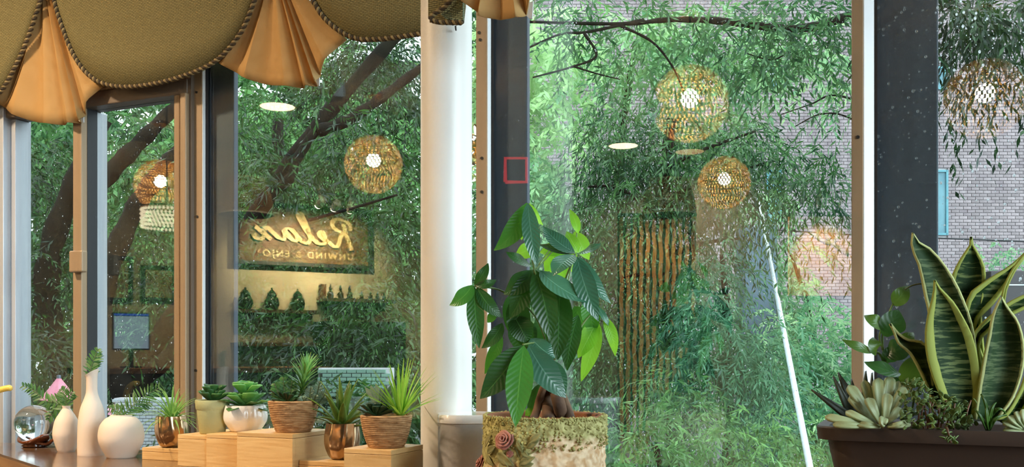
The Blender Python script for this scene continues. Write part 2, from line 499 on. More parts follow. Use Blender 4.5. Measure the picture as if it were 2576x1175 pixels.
screws = {0: [(496,545),(493,932),(494,232)], 1: [(1212,483),(1212,398),(1205,82),(1208,100)], 2: [(2158,345)], 3: []}
labs = ['tan metal mullion between the slider and the large pane', 'tan metal mullion just behind the white column',
        'tan metal mullion left of the snake plant', 'tan metal mullion past the snake plant']
post_r = [xat(600, 2.03), xat(1334, 2.03), xat(2360, 2.03), mull[3][1] + 0.11]
for i in range(4):
    a, b = mull[i]
    t = thing('trim_%d' % (i+1), ((a+b)/2, 1.96, SILL), labs[i], 'mullion'); t['kind'] = 'structure'
    MB().box((a,1.98,SILL),(b,1.9975,HEAD)).build('mullion_bar', MT['bronze'], t, bevel=0.0015)
    for (sx, sy) in screws[i]:
        p = WY(sx, sy, 1.9795)
        MB().tube([p + Vector((0,0.001,0)), p - Vector((0,0.0012,0))], 0.0036, 10).build('screw', MT['nail'], t)
    # dark structural post directly outside the glass
    q = struct(MB().box((a + 0.002, 2.012, -0.3),(post_r[i], 2.03, 3.4)).build('trim_%d' % (i+5), MT['slate'], bevel=0.003),
               'slate painted outside post behind the %s mullion' % ('first', 'second', 'third', 'fourth')[i])
struct(MB().box((-2.56,1.90,SILL-0.02),(RX1,1.96,SILL)).build('trim_9', MT['bronze_dark']), 'brown window sill strip under the panes')

# ------------------------------------------------------------------ column
cx, cy = -0.875, 1.70
colm = thing('column', (cx, cy, 0.95), 'white painted round column standing in front of the window', 'column'); colm['kind'] = 'structure'
MB().lathe([(0.0513,0),(0.0513,CEIL-0.951)], 48, (cx,cy,0.95), True, True).build('shaft', MT['paint_white'], colm, smooth=True, angle=40)
np_ = W(1147, 76, 1.852)
MB().tube([np_, np_ + Vector((0.004,-0.010,0.004))], 0.0016, 6).build('nail', MT['nail'], colm)

# ------------------------------------------------------------------ counter
desk_poly = [(-2.52,1.90),(-2.12,1.684),(-1.794,1.525),(-1.0,1.137),(-0.5,0.90),(-0.1,0.75),(1.2,0.75),(1.2,1.90)]
DZ = 0.95
desk = thing('counter', (-0.9,1.4,0), 'long dark walnut counter along the window with pale edge', 'counter')
MB().loft([[(x,y,z) for x, y in desk_poly] for z in (DZ-0.006, DZ)]).build('counter_top', MT['desk'], desk)
MB().loft([[(x,y,z) for x, y in desk_poly] for z in (DZ-0.04, DZ-0.006)]).build('edge_band', MT['desk_edge'], desk)
for (x, y) in ((-1.9,1.75),(-0.2,0.95),(1.1,0.85),(1.1,1.8)):
    MB().box((x-0.03,y-0.03,0),(x+0.03,y+0.03,DZ-0.04)).build('leg', MT['desk_edge'], desk)

# ------------------------------------------------------------------ valances
MT['swag'] = fabric_mat('olive_basketweave', lin(142,130,86), lin(84,76,46), 90, 90)
MT['swag_end'] = fabric_mat('olive_check_weave', lin(168,178,140), lin(52,60,40), 55, 55)
MT['fan'] = M('orange_linen', lin(208,168,110), 0.8, col2=lin(198,158,100), vscale=40, bump=0.15, bscale=300, transl=0.25, tcol=lin(206,160,112), spec=0.2)
MT['fan_lining'] = M('white_lining', (0.75, 0.74, 0.72), 0.8, col2=(0.7, 0.69, 0.67), vscale=20)
MT['cord_dark'] = M('brown_cord', lin(72,56,34), 0.8, col2=lin(50,38,22), vscale=60)
MT['cord_light'] = M('tan_cord', lin(150,128,86), 0.8, col2=lin(122,102,64), vscale=60)

def rope(parent, path, r=0.0052, pitch=0.017):
    """twisted two-colour cord along a path"""
    pts = catmull(path, 10)
    # resample by arc length
    d = [0.0]
    for a, b in zip(pts, pts[1:]): d.append(d[-1] + (b-a).length)
    n = max(8, int(d[-1]/0.0025))
    P = []
    j = 0
    for k in range(n+1):
        s = d[-1]*k/n
        while j < len(d)-2 and d[j+1] < s: j += 1
        t = (s-d[j])/max(1e-9, d[j+1]-d[j])
        P.append(pts[j].lerp(pts[j+1], min(1,t)))
    for q in range(2):
        S = []
        for k, p in enumerate(P):
            t = (P[min(k+1,n)] - P[max(k-1,0)]).normalized()
            a = t.cross(Vector((0,1,0)))
            a = a.normalized() if a.length > 1e-4 else Vector((1,0,0))
            b = t.cross(a)
            ph = 2*math.pi*(d[-1]*k/n)/pitch + q*math.pi
            S.append(p + r*0.55*(math.cos(ph)*a + math.sin(ph)*b))
        MB().tube(S, r*0.72, 6).build('cord', MT['cord_dark' if q == 0 else 'cord_light'], parent, smooth=True)

def swag(parent, cord_px, Y, top_z, puff=0.012, mat='swag', name='swag_panel'):
    pts = catmull([WY(x, y, Y) for x, y in cord_px], 8)
    rows = []
    nr = 8
    for i in range(nr+1):
        t = i/nr
        row = []
        for k, p in enumerate(pts):
            e = math.sin(math.pi*k/(len(pts)-1))
            row.append((p.x, Y - puff*math.sin(math.pi*min(1,t*1.2))*e - 0.002, p.z + (top_z-p.z)*(1-t)))
        rows.append(row)
    mb = MB().sheet(rows)
    mb.uv = [(v[0]*1.0, v[2]*1.0) for v in mb.v]
    mb.build(name, MT[mat], parent, smooth=True, solid=0.004)
    rope(parent, [WY(x, y, Y-0.006) for x, y in cord_px])

def fan(parent, apex_px, rim_px, Y, folds=5, amp=0.016, name='pleated_fan'):
    """pleated jabot: an apex at the top and a flared pleated hem"""
    ap = WY(*apex_px, Y)
    rim = catmull([WY(x, y, Y) for x, y in rim_px], 8)
    rows = []
    nr = 12
    for i in range(nr+1):
        t = i/nr
        row = []
        for k, p in enumerate(rim):
            s = k/(len(rim)-1)
            q = ap.lerp(p, t)
            q.x += (s-0.5)*0.035*(1-t)
            ph = (s*folds) % 1.0
            tri = abs(2*ph-1)
            q.y += amp*(0.35+0.65*t)*(tri-0.5)*2 - 0.004*t*t
            row.append(q)
        rows.append(row)
    MB().sheet(rows).build(name, MT['fan'], parent, smooth=True, solid=0.002, angle=28)

VY = 1.925
val = thing('valance', WY(600, 0, VY), 'long swagged valance of olive swags and two orange fans left of the white column', 'valance')
TOPZ = 2.55
MB().box((-3.0, VY+0.006, TOPZ-0.02),(-0.95, 1.9595, TOPZ+0.10)).build('valance_board', MT['bronze_dark'], val)
MB().box((-3.0, VY+0.024, 2.10),(-0.95, VY+0.028, TOPZ)).build('header_band', MT['swag'], val)
swag(val, [(-330,150),(-250,250),(-150,300),(-60,275),(0,232),(42,160),(72,90),(104,-6),(118,-60)], VY-0.002, TOPZ)
swag(val, [(118,-70),(133,-10),(150,50),(186,140),(232,196),(290,217),(360,215),(450,195),(540,155),(602,88),(640,2),(655,-60)], VY, TOPZ)
swag(val, [(752,-70),(776,-20),(810,38),(850,75),(895,97),(950,99),(1005,93),(1065,84)], VY+0.004, TOPZ)
fan(val, (112,-40), [(-30,235),(0,264),(60,298),(130,313),(178,311),(206,306),(214,282),(257,213)], VY+0.014, folds=6, amp=0.013)
fan(val, (692,-70), [(540,150),(585,178),(640,205),(735,220),(775,218),(800,212),(806,182),(868,97)], VY+0.014, folds=6, amp=0.013)
def lining(px, Y, parent):
    pp = [WY(x, y, Y) for x, y in px]
    vs = pp + [p + Vector((0,0.003,0)) for p in pp]
    n = len(pp)
    MB().add(vs, [tuple(range(n)), tuple(reversed(range(n,2*n)))] + [(i,(i+1)%n,(i+1)%n+n,i+n) for i in range(n)]).build('lining', MT['fan_lining'], parent)
lining([(190,296),(210,278),(210,308),(200,306)], VY+0.018, val)
lining([(778,214),(803,176),(803,216)], VY+0.02, val)
# right-hand valance: a separate piece that ends in front of the column
VY2 = 1.585
val2 = thing('valance', WY(1250, 0, VY2), 'short valance end with orange fan and check weave right of the white column top', 'valance')
MB().box((WY(1078,0,VY2).x, VY2+0.02, 2.40),(WY(1700,0,VY2).x, VY2+0.04, 2.55)).build('valance_board', MT['bronze_dark'], val2)
MB().box((WY(1500,0,VY2).x, VY2+0.04, 2.46),(WY(1560,0,VY2).x, 1.96, 2.49)).build('valance_bracket', MT['bronze_dark'], val2)
# end panel: olive return with check-weave facing, corded edge
def flat(px, Y, th, name, mat, parent, scale=1.0):
    pp = [WY(x, y, Y) for x, y in px]
    n = len(pp)
    vs = pp + [p + Vector((0,th,0)) for p in pp]
    mb = MB().add(vs, [tuple(range(n)), tuple(reversed(range(n,2*n)))] + [(i,(i+1)%n,(i+1)%n+n,i+n) for i in range(n)])
    mb.uv = [(v[0]*scale, v[2]*scale) for v in mb.v]
    return mb.build(name, MT[mat], parent)
flat([(1077,-330),(1077,44),(1090,54),(1160,54),(1165,10),(1165,-330)], VY2+0.006, 0.012, 'end_panel', 'swag', val2)
flat([(1108,36),(1128,14),(1146,-10),(1158,-60),(1164,-60),(1164,52),(1120,46)], VY2-0.002, 0.007, 'check_facing', 'swag_end', val2, 2.0)
rope(val2, [WY(x, y, VY2-0.010) for x, y in ((1165,-40),(1140,-8),(1118,18),(1092,36),(1081,47))], r=0.0042, pitch=0.014)
rope(val2, [WY(x, y, VY2-0.010) for x, y in ((1082,50),(1105,56),(1135,57),(1164,57))], r=0.0042, pitch=0.014)
fan(val2, (1255,-250), [(1140,-10),(1168,8),(1205,34),(1212,46),(1255,47),(1306,49),(1320,36),(1340,3),(1352,-20)], VY2-0.02, folds=4, amp=0.012)
lining([(1303,20),(1341,2),(1339,47),(1331,46)], VY2-0.012, val2)

# ------------------------------------------------------------------ leaf builder
def wprof(kind, t):
    if kind == 'ovate':   return (math.sin(math.pi*min(1, t**0.85)))**0.85 * (1.0)
    if kind == 'obovate': return (math.sin(math.pi*min(1, t**1.25)))**0.8
    if kind == 'lance':   return (1-t)**0.75 * min(1, 0.55 + t*1.8) if t < 1 else 0
    if kind == 'blade':   return (1-t)**0.55 * min(1, 0.75 + t) if t < 1 else 0
    if kind == 'spoon':   return (0.35 + 0.65*t**0.8) * (1 - max(0, (t-0.78)/0.22)**2.2)**0.5 if t < 1 else 0.0
    if kind == 'snake':   return (0.55 + 0.45*math.sin(math.pi*min(1, t*0.95))) * (1 - t**3.2)**0.8 if t < 1 else 0
    return 1-t

def leaf_mb(base, ctrl, tip, width, nrm, kind='ovate', fold=0.18, nu=5, nv=12, curl=0.0):
    base, ctrl, tip, nrm = Vector(base), Vector(ctrl), Vector(tip), Vector(nrm)
    rows = []
    for i in range(nv+1):
        t = i/nv
        p = (1-t)**2*base + 2*t*(1-t)*ctrl + t*t*tip
        tg = (2*(1-t)*(ctrl-base) + 2*t*(tip-ctrl))
        tg = tg.normalized() if tg.length > 1e-7 else (tip-base).normalized()
        sd = tg.cross(nrm)
        sd = sd.normalized() if sd.length > 1e-6 else tg.orthogonal().normalized()
        nn = sd.cross(tg)
        w = max(0.0006, 0.5*width*wprof(kind, t))
        row = []
        for j in range(nu):
            s = 2*j/(nu-1)-1
            row.append(p + sd*(w*s) + nn*(fold*w*abs(s)**1.3) - nn*(curl*w*s*s*t))
        rows.append(row)
    return MB().sheet(rows)

def px_leaf(parent, b, t, wpx, z0, dzt, mat, kind='ovate', bow=0.0, bowz=-0.02, up=0.45, fold=0.15, solid=0.0, name='leaf', twist=0.0, ctrl=None, nv=12, nu=5):
    """a leaf between two measured points at given depths; bow bends it sideways, bowz towards the room"""
    B, T = W(b[0], b[1], z0), W(t[0], t[1], z0 + dzt)
    if ctrl is not None: C = W(ctrl[0], ctrl[1], z0 + dzt*0.5 + bowz)
    else:
        d = (t[0]-b[0], t[1]-b[1])
        C = W((b[0]+t[0])/2 - d[1]*bow, (b[1]+t[1])/2 + d[0]*bow, z0 + dzt*0.5 + bowz)
    nrm = (-FWD + up*UP + twist*RGT).normalized()
    return leaf_mb(B, C, T, wpx*z0/FPX, nrm, kind, fold, nu, nv).build(name, mat, parent, smooth=True, solid=solid)

# ------------------------------------------------------------------ desk objects, left to right
MT['bisque'] = M('matte_bisque', lin(226,208,190), 0.75, col2=lin(220,200,182), vscale=12, bump=0.04, bscale=250)
MT['fern'] = leaf_mat('fern_green', (0.06,0.16,0.04), (0.10,0.24,0.06), (0.14,0.28,0.10), 0.3, rough=0.45, vein_str=0.1)
MT['stem'] = M('green_stem', (0.10,0.16,0.05), 0.6, col2=(0.12,0.13,0.06), vscale=40)
MT['crystal'] = glass_mat('clear_crystal', (0.97,0.98,0.98), 1.5)
MT['amber'] = M('dark_amber_glaze', lin(70,32,16), 0.12, col2=lin(110,56,28), vscale=14, coat=0.8)
MT['yellow'] = M('butter_yellow_enamel', lin(236,192,84), 0.35, col2=lin(228,182,76), vscale=10)

def sprig(parent, path, n=14, llen=0.02, lw=0.0055, mat='fern', stem_r=0.0009, spread=1.0):
    P = catmull(path, 8)
    MB().tube(P, stem_r, 5).build('stem', MT['stem'], parent, smooth=True)
    for k in range(n):
        f = (k+1)/n
        i = min(len(P)-2, int((0.12+0.86*f)*(len(P)-1)))
        p = P[i]; t = (P[i+1]-P[i]).normalized()
        side = t.cross(-FWD).normalized()
        L = llen*(0.55+0.9*math.sin(math.pi*min(1,0.25+0.72*f)))*0.8
        for s in (-1, 1):
            d = (t*0.75 + side*s*spread + Vector((0,0,-0.05)) + FWD*random.uniform(-0.35,0.35)).normalized()
            tip = p + d*L
            leaf_mb(p, p + d*L*0.5 + UP*0.0015, tip, lw*(0.8+0.4*random.random()), (-FWD+0.5*UP+0.3*RGT*s), 'ovate', 0.15, 3, 5).build('leaflet', MT[mat], parent, smooth=True)

def ctr(px, Y, z): 
    p = WY(px, HORIZ, Y); return Vector((p.x, p.y, z))

# crystal ball on a carved dark stand
ob = ctr(88, 1.852, DZ)
stand = thing('ball_stand', ob, 'dark amber carved leaf stand holding the crystal ball on the counter', 'stand')
zc = 0.055
def lobe(dx, dy, yaw, L, Wd, tilt, name):
    rows = []
    for i in range(13):
        t = i/12
        row = []
        for j in range(9):
            s = 2*j/8-1
            w = Wd*math.sin(math.pi*(0.06+0.9*t))**0.7
            x = (t-0.5)*L; y = s*w
            z = 0.006 + 0.42*(x*x+ y*y)/0.05 + max(0, x)*tilt
            row.append((ob.x+dx+x*math.cos(yaw)-y*math.sin(yaw), ob.y+dy+x*math.sin(yaw)+y*math.cos(yaw), DZ+z))
        rows.append(row)
    MB().sheet(rows).build(name, MT['amber'], stand, smooth=True, solid=0.006)
lobe(0.010, -0.012, math.radians(-8), 0.105, 0.034, 0.10, 'leaf_lobe')
lobe(0.048, 0.004, math.radians(30), 0.11, 0.024, 0.55, 'leaf_lobe')
MB().lathe([(0.028,0.0),(0.034,0.003),(0.026,0.010),(0.010,0.012)], 24, ob, True, True).build('foot', MT['amber'], stand, smooth=True)
ball = MB()
R = 0.0495
ball.lathe([(max(0.0002,R*math.sin(math.pi*i/24)), -R*math.cos(math.pi*i/24)) for i in range(25)], 40, (ob.x-0.004, ob.y, DZ+0.0625), True, True)
tag(ball.build('crystal_ball', MT['crystal'], None, smooth=True, origin=(ob.x-0.004, ob.y, DZ+0.0625)), 'clear crystal ball resting on the dark amber stand', 'ball')

# three bisque vases
def vase(px, Y, prof, label, lip=None):
    o = ctr(px, Y, DZ)
    t = thing('bud_vase', o, label, 'vase', 'matte bisque vases')
    loops = []
    seg = 40
    for r, z in prof:
        lp = []
        for j in range(seg):
            a = 2*math.pi*j/seg
            dz = lip(a, z) if lip else 0
            dx = 0
            lp.append((o.x + r*math.cos(a), o.y + r*math.sin(a), o.z + z + dz))
        loops.append(lp)
    MB().loft(loops, True, True).build('body', MT['bisque'], t, smooth=True, angle=60)
    return t, o
def smooth_prof(pts, n=6):
    return [(max(0.0005, p.x), p.z) for p in catmull([(r, 0, z) for r, z in pts], n)]
v1, o1 = vase(167, 1.79, smooth_prof([(0.020,0.0),(0.0235,0.008),(0.0315,0.035),(0.0325,0.052),(0.027,0.080),(0.0135,0.104),(0.0095,0.110),(0.0105,0.117)]) + [(0.007,0.117),(0.0065,0.10),(0.010,0.09)],
              'small oval matte bisque vase with fern sprig beside the crystal ball')
v2, o2 = vase(231, 1.76, smooth_prof([(0.033,0.0),(0.0335,0.01),(0.033,0.05),(0.0315,0.085),(0.0265,0.115),(0.0175,0.140),(0.0135,0.155),(0.0128,0.175),(0.0135,0.193),(0.0165,0.203)]) + [(0.013,0.201),(0.010,0.185),(0.010,0.15)],
              'tall bottle shaped matte bisque vase with slanted lip', lambda a, z: 0.010*math.cos(a-0.35)*max(0, (z-0.185)/0.018) if z > 0.18 else 0)
v3, o3 = vase(305, 1.74, smooth_prof([(0.032,0.0),(0.036,0.006),(0.050,0.035),(0.0525,0.055),(0.048,0.078),(0.036,0.094),(0.0265,0.099),(0.0245,0.103)]) + [(0.021,0.102),(0.020,0.09),(0.03,0.08)],
              'squat round matte bisque vase with wide mouth')
zv = lambda o: (o - EYE).dot(FWD)
def pz(px, py, z): return W(px, py, z)
z1, z2, z3 = zv(o1), zv(o2), zv(o3)
sprig(v1, [o1+Vector((0,0,0.09)), W(166,1012,z1), W(160,990,z1), W(154,978,z1+0.01)], 9, 0.020, 0.0045)
sprig(v1, [o1+Vector((0.002,0,0.09)), W(170,1012,z1), W(176,996,z1), W(182,985,z1-0.01)], 8, 0.020, 0.0045)
sprig(v1, [o1+Vector((-0.002,0,0.09)), W(158,1013,z1+0.02), W(120,1010,z1+0.06), W(88,985,z1+0.07), W(56,970,z1+0.07)], 16, 0.024, 0.007)
sprig(v1, [o1+Vector((-0.002,0,0.09)), W(152,1016,z1+0.02), W(136,1030,z1+0.06), W(122,1058,z1+0.07)], 10, 0.026, 0.007)
sprig(v2, [o2+Vector((0,0,0.17)), W(229,930,z2), W(236,905,z2), W(247,878,z2)], 15, 0.020, 0.0048)
sprig(v2, [o2+Vector((0,0.004,0.17)), W(238,928,z2+0.01), W(246,905,z2+0.01), W(252,885,z2+0.01)], 8, 0.016, 0.004)
sprig(v3, [o3+Vector((0,0,0.085)), W(318,1036,z3), W(345,1012,z3+0.02), W(372,992,z3+0.05), W(402,975,z3+0.06)], 16, 0.030, 0.0045)
sprig(v3, [o3+Vector((0,0,0.085)), W(305,1038,z3), W(292,1030,z3+0.02), W(275,1028,z3+0.04)], 8, 0.018, 0.005)
sprig(v3, [o3+Vector((0.005,0,0.085)), W(330,1034,z3+0.01), W(352,1022,z3+0.03), W(378,1012,z3+0.03)], 10, 0.024, 0.004)

# yellow bent rod reaching in at the left
yo = WY(-60, 1100, 1.70); yo.z = DZ
yd = Vector((-2.30, 1.745, DZ))
rod = thing('desk_lamp_neck', yd, 'butter yellow bent rod with rounded tip at the left end of the counter', 'lamp')
tipz = (yd-EYE).dot(FWD)
MB().tube(catmull([yd+Vector((0,0,0.004)), yd+Vector((0,0,0.07)), W(-35,1000,tipz), W(-8,984,tipz), W(16,977,tipz), W(26,976,tipz)], 6)[:-1] , 0.0078, 10).build('neck', MT['yellow'], rod, smooth=True)
tp = W(24,976.5,tipz)
MB().lathe([(max(0.0003,0.0079*math.sin(math.pi*i/10)), -0.0079*math.cos(math.pi*i/10)) for i in range(11)], 12, tp, True, True).build('tip', MT['yellow'], rod, smooth=True)
MB().lathe([(0.032,0),(0.032,0.006),(0.012,0.010)], 24, yd, True, True).build('base', MT['yellow'], rod, smooth=True, angle=40)

# bamboo display risers
def bamboo(name, c1, c2):
    m, nt, N, L, out = new_mat(name)
    b = N.new('ShaderNodeBsdfPrincipled'); b.inputs['Roughness'].default_value = 0.42
    tc = N.new('ShaderNodeTexCoord'); mp = N.new('ShaderNodeMapping'); mp.inputs['Scale'].default_value = (6, 6, 90); L.new(tc.outputs['Object'], mp.inputs[0])
    nz = N.new('ShaderNodeTexNoise'); nz.inputs['Scale'].default_value = 2.2; nz.inputs['Detail'].default_value = 4; L.new(mp.outputs[0], nz.inputs['Vector'])
    rp = N.new('ShaderNodeMapRange'); rp.inputs[1].default_value = 0.36; rp.inputs[2].default_value = 0.66; L.new(nz.outputs[0], rp.inputs[0])
    mx = N.new('ShaderNodeMix'); mx.data_type = 'RGBA'; mx.inputs[6].default_value = (*c1,1); mx.inputs[7].default_value = (*c2,1); L.new(rp.outputs[0], mx.inputs[0])
    oi = N.new('ShaderNodeObjectInfo'); hs = N.new('ShaderNodeHueSaturation'); mr = N.new('ShaderNodeMapRange'); mr.inputs[3].default_value = 0.9; mr.inputs[4].default_value = 1.12
    L.new(oi.outputs['Random'], mr.inputs[0]); L.new(mr.outputs[0], hs.inputs['Value']); L.new(mx.outputs[2], hs.inputs['Color']); L.new(hs.outputs[0], b.inputs['Base Color'])
    L.new(b.outputs[0], out.inputs[0])
    return m
MT['bamboo'] = bamboo('bamboo_board', lin(232,192,132), lin(212,168,108))
def riser(x0, x1, y0, y1, ztop, label):
    t = thing('display_riser', ((x0+x1)/2, (y0+y1)/2, DZ), label, 'riser', 'bamboo display risers')
    th = 0.009
    bv = 0.0008
    MB().box((x0,y0,ztop-th),(x1,y1,ztop)).build('top_board', MT['bamboo'], t, bevel=bv)
    MB().box((x0,y0,DZ),(x1,y0+th,ztop-th-0.0006)).build('front_board', MT['bamboo'], t, bevel=bv)
    MB().box((x1-th,y0+th+0.0003,DZ),(x1,y1,ztop-th-0.0006)).build('side_board', MT['bamboo'], t, bevel=bv)
    MB().box((x0,y0+th+0.0003,DZ),(x0+th,y1,ztop-th-0.0006)).build('side_board', MT['bamboo'], t, bevel=bv)
    return t
riser(-1.700,-1.5285, 1.730, 1.87, 0.978, 'lowest bamboo riser under the first gold pot')
riser(-1.527,-1.4435, 1.660, 1.83, 1.020, 'bamboo riser under the sage green pot')
riser(-1.4425,-1.3285, 1.655, 1.82, 1.0246, 'bamboo riser under the white ribbed bowl')
riser(-1.327,-1.185, 1.616, 1.76, 1.035, 'tallest bamboo riser under the middle rope pot')
riser(-1.183,-1.072, 1.635, 1.76, 0.980, 'low bamboo riser under the second gold pot')
riser(-0.985,-0.884, 1.500, 1.62, 1.025, 'bamboo riser under the rope pot beside the white column')

# pots on the risers
MT['gold'] = M('bronze_gold_glaze', lin(206,176,142), 0.17, 0.92, col2=lin(164,132,100), vscale=18, bump=0.05, bscale=60)
MT['sage'] = M('sage_ceramic', lin(190,192,142), 0.7, col2=lin(178,178,126), vscale=25, bump=0.1, bscale=220)
MT['white_glaze'] = M('white_glaze', (0.88,0.87,0.86), 0.08, col2=(0.85,0.84,0.83), vscale=6, coat=0.6)
MT['jute'] = M('jute_rope', lin(206,164,116), 0.85, col2=lin(150,108,66), vscale=60, stretch=(1,1,3), bump=0.6, bscale=260, bstretch=(1,1,0.6))
MT['soil'] = M('dark_soil', (0.035,0.026,0.018), 0.95, col2=(0.06,0.045,0.03), vscale=120, bump=0.8, bscale=160)
MT['gravel'] = M('tan_gravel', lin(190,150,104), 0.9, col2=lin(150,112,72), vscale=150, bump=0.8, bscale=200)

def rounded_pot(o, t, prof, mat, seg=64, mod=None, soil_z=None, soil_r=None, soil='soil'):
    MB().lathe(prof, seg, o, True, False, mod).build('pot', MT[mat], t, smooth=True, angle=60)
    MB().lathe([(0.0005,soil_z+0.002),(soil_r*0.5,soil_z+0.002),(soil_r,soil_z)], 24, o).build('soil', MT[soil], t, smooth=True)

def radial_leaves(t, o, n, L, w, el, mat, kind='lance', droop=0.3, jitter=0.25, z0=0.0, fold=0.3, solid=0.0, r0=0.002, nv=7, tilt=None):
    for k in range(n):
        f = (k+0.5)/n
        az = k*2.39996 + random.uniform(-0.2,0.2)
        e = math.radians(el[0] + (el[1]-el[0])*f + random.uniform(-8,8))
        l = L[0] + (L[1]-L[0])*f
        l *= random.uniform(1-jitter, 1+jitter*0.6)
        h = Vector((math.cos(az), math.sin(az), 0))
        d = h*math.cos(e) + UP*math.sin(e)
        b = o + Vector((0,0,z0)) + h*r0
        c = b + d*l*0.55 + UP*l*0.06
        dd = h*math.cos(e-droop) + UP*math.sin(e-droop)
        tip = b + d*l*0.5 + dd*l*0.5
        if tilt: 
            c = c + tilt*l*0.3; tip = tip + tilt*l
        nrm = (UP*math.cos(e) - h*math.sin(e))
        leaf_mb(b, c, tip, w*random.uniform(0.85,1.15), nrm, kind, fold, 3 if w < 0.007 else 5, nv).build('leaf', MT[mat], t, smooth=True, solid=solid)

MT['air'] = leaf_mat('airplant_green', (0.20,0.42,0.08), (0.32,0.56,0.14), (0.36,0.58,0.18), 0.4, rough=0.4, vein_str=0.05)
MT['succ_dark'] = leaf_mat('succulent_dark', (0.05,0.15,0.04), (0.10,0.26,0.06), (0.10,0.2,0.06), 0.18, rough=0.4, vein_str=0.03)
MT['succ_lime'] = leaf_mat('succulent_lime', (0.20,0.50,0.14), (0.32,0.62,0.20), (0.4,0.7,0.3), 0.35, rough=0.4, vein_str=0.03)
MT['agave'] = leaf_mat('agave_green', (0.12,0.22,0.04), (0.20,0.32,0.06), (0.28,0.38,0.10), 0.2, rough=0.4, vein_str=0.05)
MT['spiky_lime'] = leaf_mat('spiky_lime', (0.26,0.52,0.05), (0.38,0.66,0.08), (0.5,0.75,0.2), 0.4, rough=0.4, vein_str=0.05)
MT['deep_rosette'] = leaf_mat('deep_rosette', (0.02,0.06,0.02), (0.04,0.10,0.03), (0.05,0.1,0.04), 0.1, rough=0.45, vein_str=0.03)
MT['grey_sprig'] = leaf_mat('grey_sprig', (0.16,0.26,0.18), (0.24,0.36,0.26), (0.3,0.4,0.3), 0.2, rough=0.6, vein_str=0.03)

# gold pot one
flute = lambda n, tw, amp: (lambda a, z: 1 + amp*math.sin(n*a + tw*z + 0.6*math.sin(3*a)))
g = ctr(432, 1.765, 0.978)
t = thing('gold_pot', g, 'bronze gold fluted pot with pale grassy air plant on the lowest riser', 'pot', 'bronze gold fluted pots')
gp = smooth_prof([(0.020,0.0),(0.028,0.006),(0.0365,0.026),(0.0385,0.045),(0.036,0.066),(0.0352,0.074)]) + [(0.032,0.073),(0.031,0.06)]
rounded_pot(g, t, gp, 'gold', 72, flute(9, 60, 0.022), 0.064, 0.031)
radial_leaves(t, g, 64, (0.080,0.092), 0.0072, (5,88), 'air', 'lance', 0.7, 0.2, 0.064, 0.35, r0=0.004, nv=8)
radial_leaves(t, g, 10, (0.09,0.10), 0.006, (-8,20), 'air', 'lance', 0.9, 0.2, 0.066, 0.35, r0=0.006, nv=8)
# sage pot
g = ctr(537, 1.716, 1.020); g.x = -1.4775
t = thing('sage_pot', g, 'sage green rimmed pot with dark green rosette succulent', 'pot')
rounded_pot(g, t, [(0.026,0),(0.0285,0.002),(0.034,0.052),(0.0345,0.054),(0.0365,0.056),(0.038,0.074),(0.0372,0.076),(0.034,0.075),(0.033,0.066)], 'sage', 40, None, 0.068, 0.033)
def rosette(t, o, mat, L, w, n, el, z0, fold=0.35, solid=0.0025, kind='spoon', droop=-0.25):
    radial_leaves(t, o, n, L, w, el, mat, kind, droop, 0.1, z0, fold, solid, r0=0.002, nv=7)
rosette(t, g, 'succ_dark', (0.052,0.022), 0.026, 22, (12,80), 0.069)
rosette(t, g+Vector((0,0,0.012)), 'succ_dark', (0.040,0.022), 0.024, 12, (25,82), 0.072)
# white ribbed bowl
g = ctr(617, 1.745, 1.0246)
t = thing('white_bowl', g, 'white glazed ribbed bowl with bright lime rosette succulent', 'pot')
rounded_pot(g, t, smooth_prof([(0.028,0.0),(0.034,0.004),(0.0455,0.022),(0.0480,0.036),(0.0455,0.052),(0.0425,0.0595)]) + [(0.039,0.058),(0.038,0.05)], 'white_glaze', 96, lambda a, z: 1+0.040*abs(math.cos(6*a)), 0.052, 0.038)
rosette(t, g, 'succ_lime', (0.060,0.03), 0.036, 20, (8,70), 0.056, 0.25)
rosette(t, g+Vector((0,0,0.018)), 'succ_lime', (0.048,0.026), 0.034, 18, (15,80), 0.064, 0.25)
radial_leaves(t, g, 8, (0.064,0.07), 0.024, (-4,8), 'succ_dark', 'spoon', -0.1, 0.1, 0.054, 0.3, 0.002)
# rope pots
def rope_profile(pts, rings):
    base = smooth_prof(pts, 10)
    zs = [z for r, z in base]; rs = [r for r, z in base]
    out = []
    h = zs[-1]
    for i in range(rings*5+1):
        z = h*i/(rings*5)
        r = float(np.interp(z, zs, rs))
        ph = (i % 5)/5.0
        out.append((r + 0.0016*math.sin(math.pi*ph) - 0.0004, z))
    return out
def rope_pot(px, Y, z, sc, label, x=None):
    g = ctr(px, Y, z)
    if x is not None: g.x = x
    t = thing('rope_pot', g, label, 'pot', 'jute rope wrapped pots')
    prof = rope_profile([(0.036*sc,0),(0.040*sc,0.006*sc),(0.048*sc,0.030*sc),(0.0530*sc,0.055*sc),(0.0545*sc,0.068*sc)], 17)
    prof += [(0.050*sc,0.069*sc),(0.048*sc,0.060*sc)]
    rounded_pot(g, t, prof, 'jute', 56, None, 0.062*sc, 0.049*sc, 'gravel')
    return t, g
t, g = rope_pot(735, 1.675, 1.035, 0.96, 'rope wrapped pot with mixed tall succulents on the tallest riser', x=-1.226)
zz = zv(g)
radial_leaves(t, g+Vector((-0.016,0.0,0)), 20, (0.055,0.03), 0.012, (0,60), 'deep_rosette', 'spoon', -0.2, 0.15, 0.062, 0.3, 0.0015)
radial_leaves(t, g+Vector((-0.030,0.012,0)), 16, (0.05,0.025), 0.011, (0,60), 'succ_dark', 'spoon', -0.2, 0.15, 0.062, 0.3, 0.0015)
top = W(772, 925, zz)
stem0 = g + Vector((0.014,0,0.06))
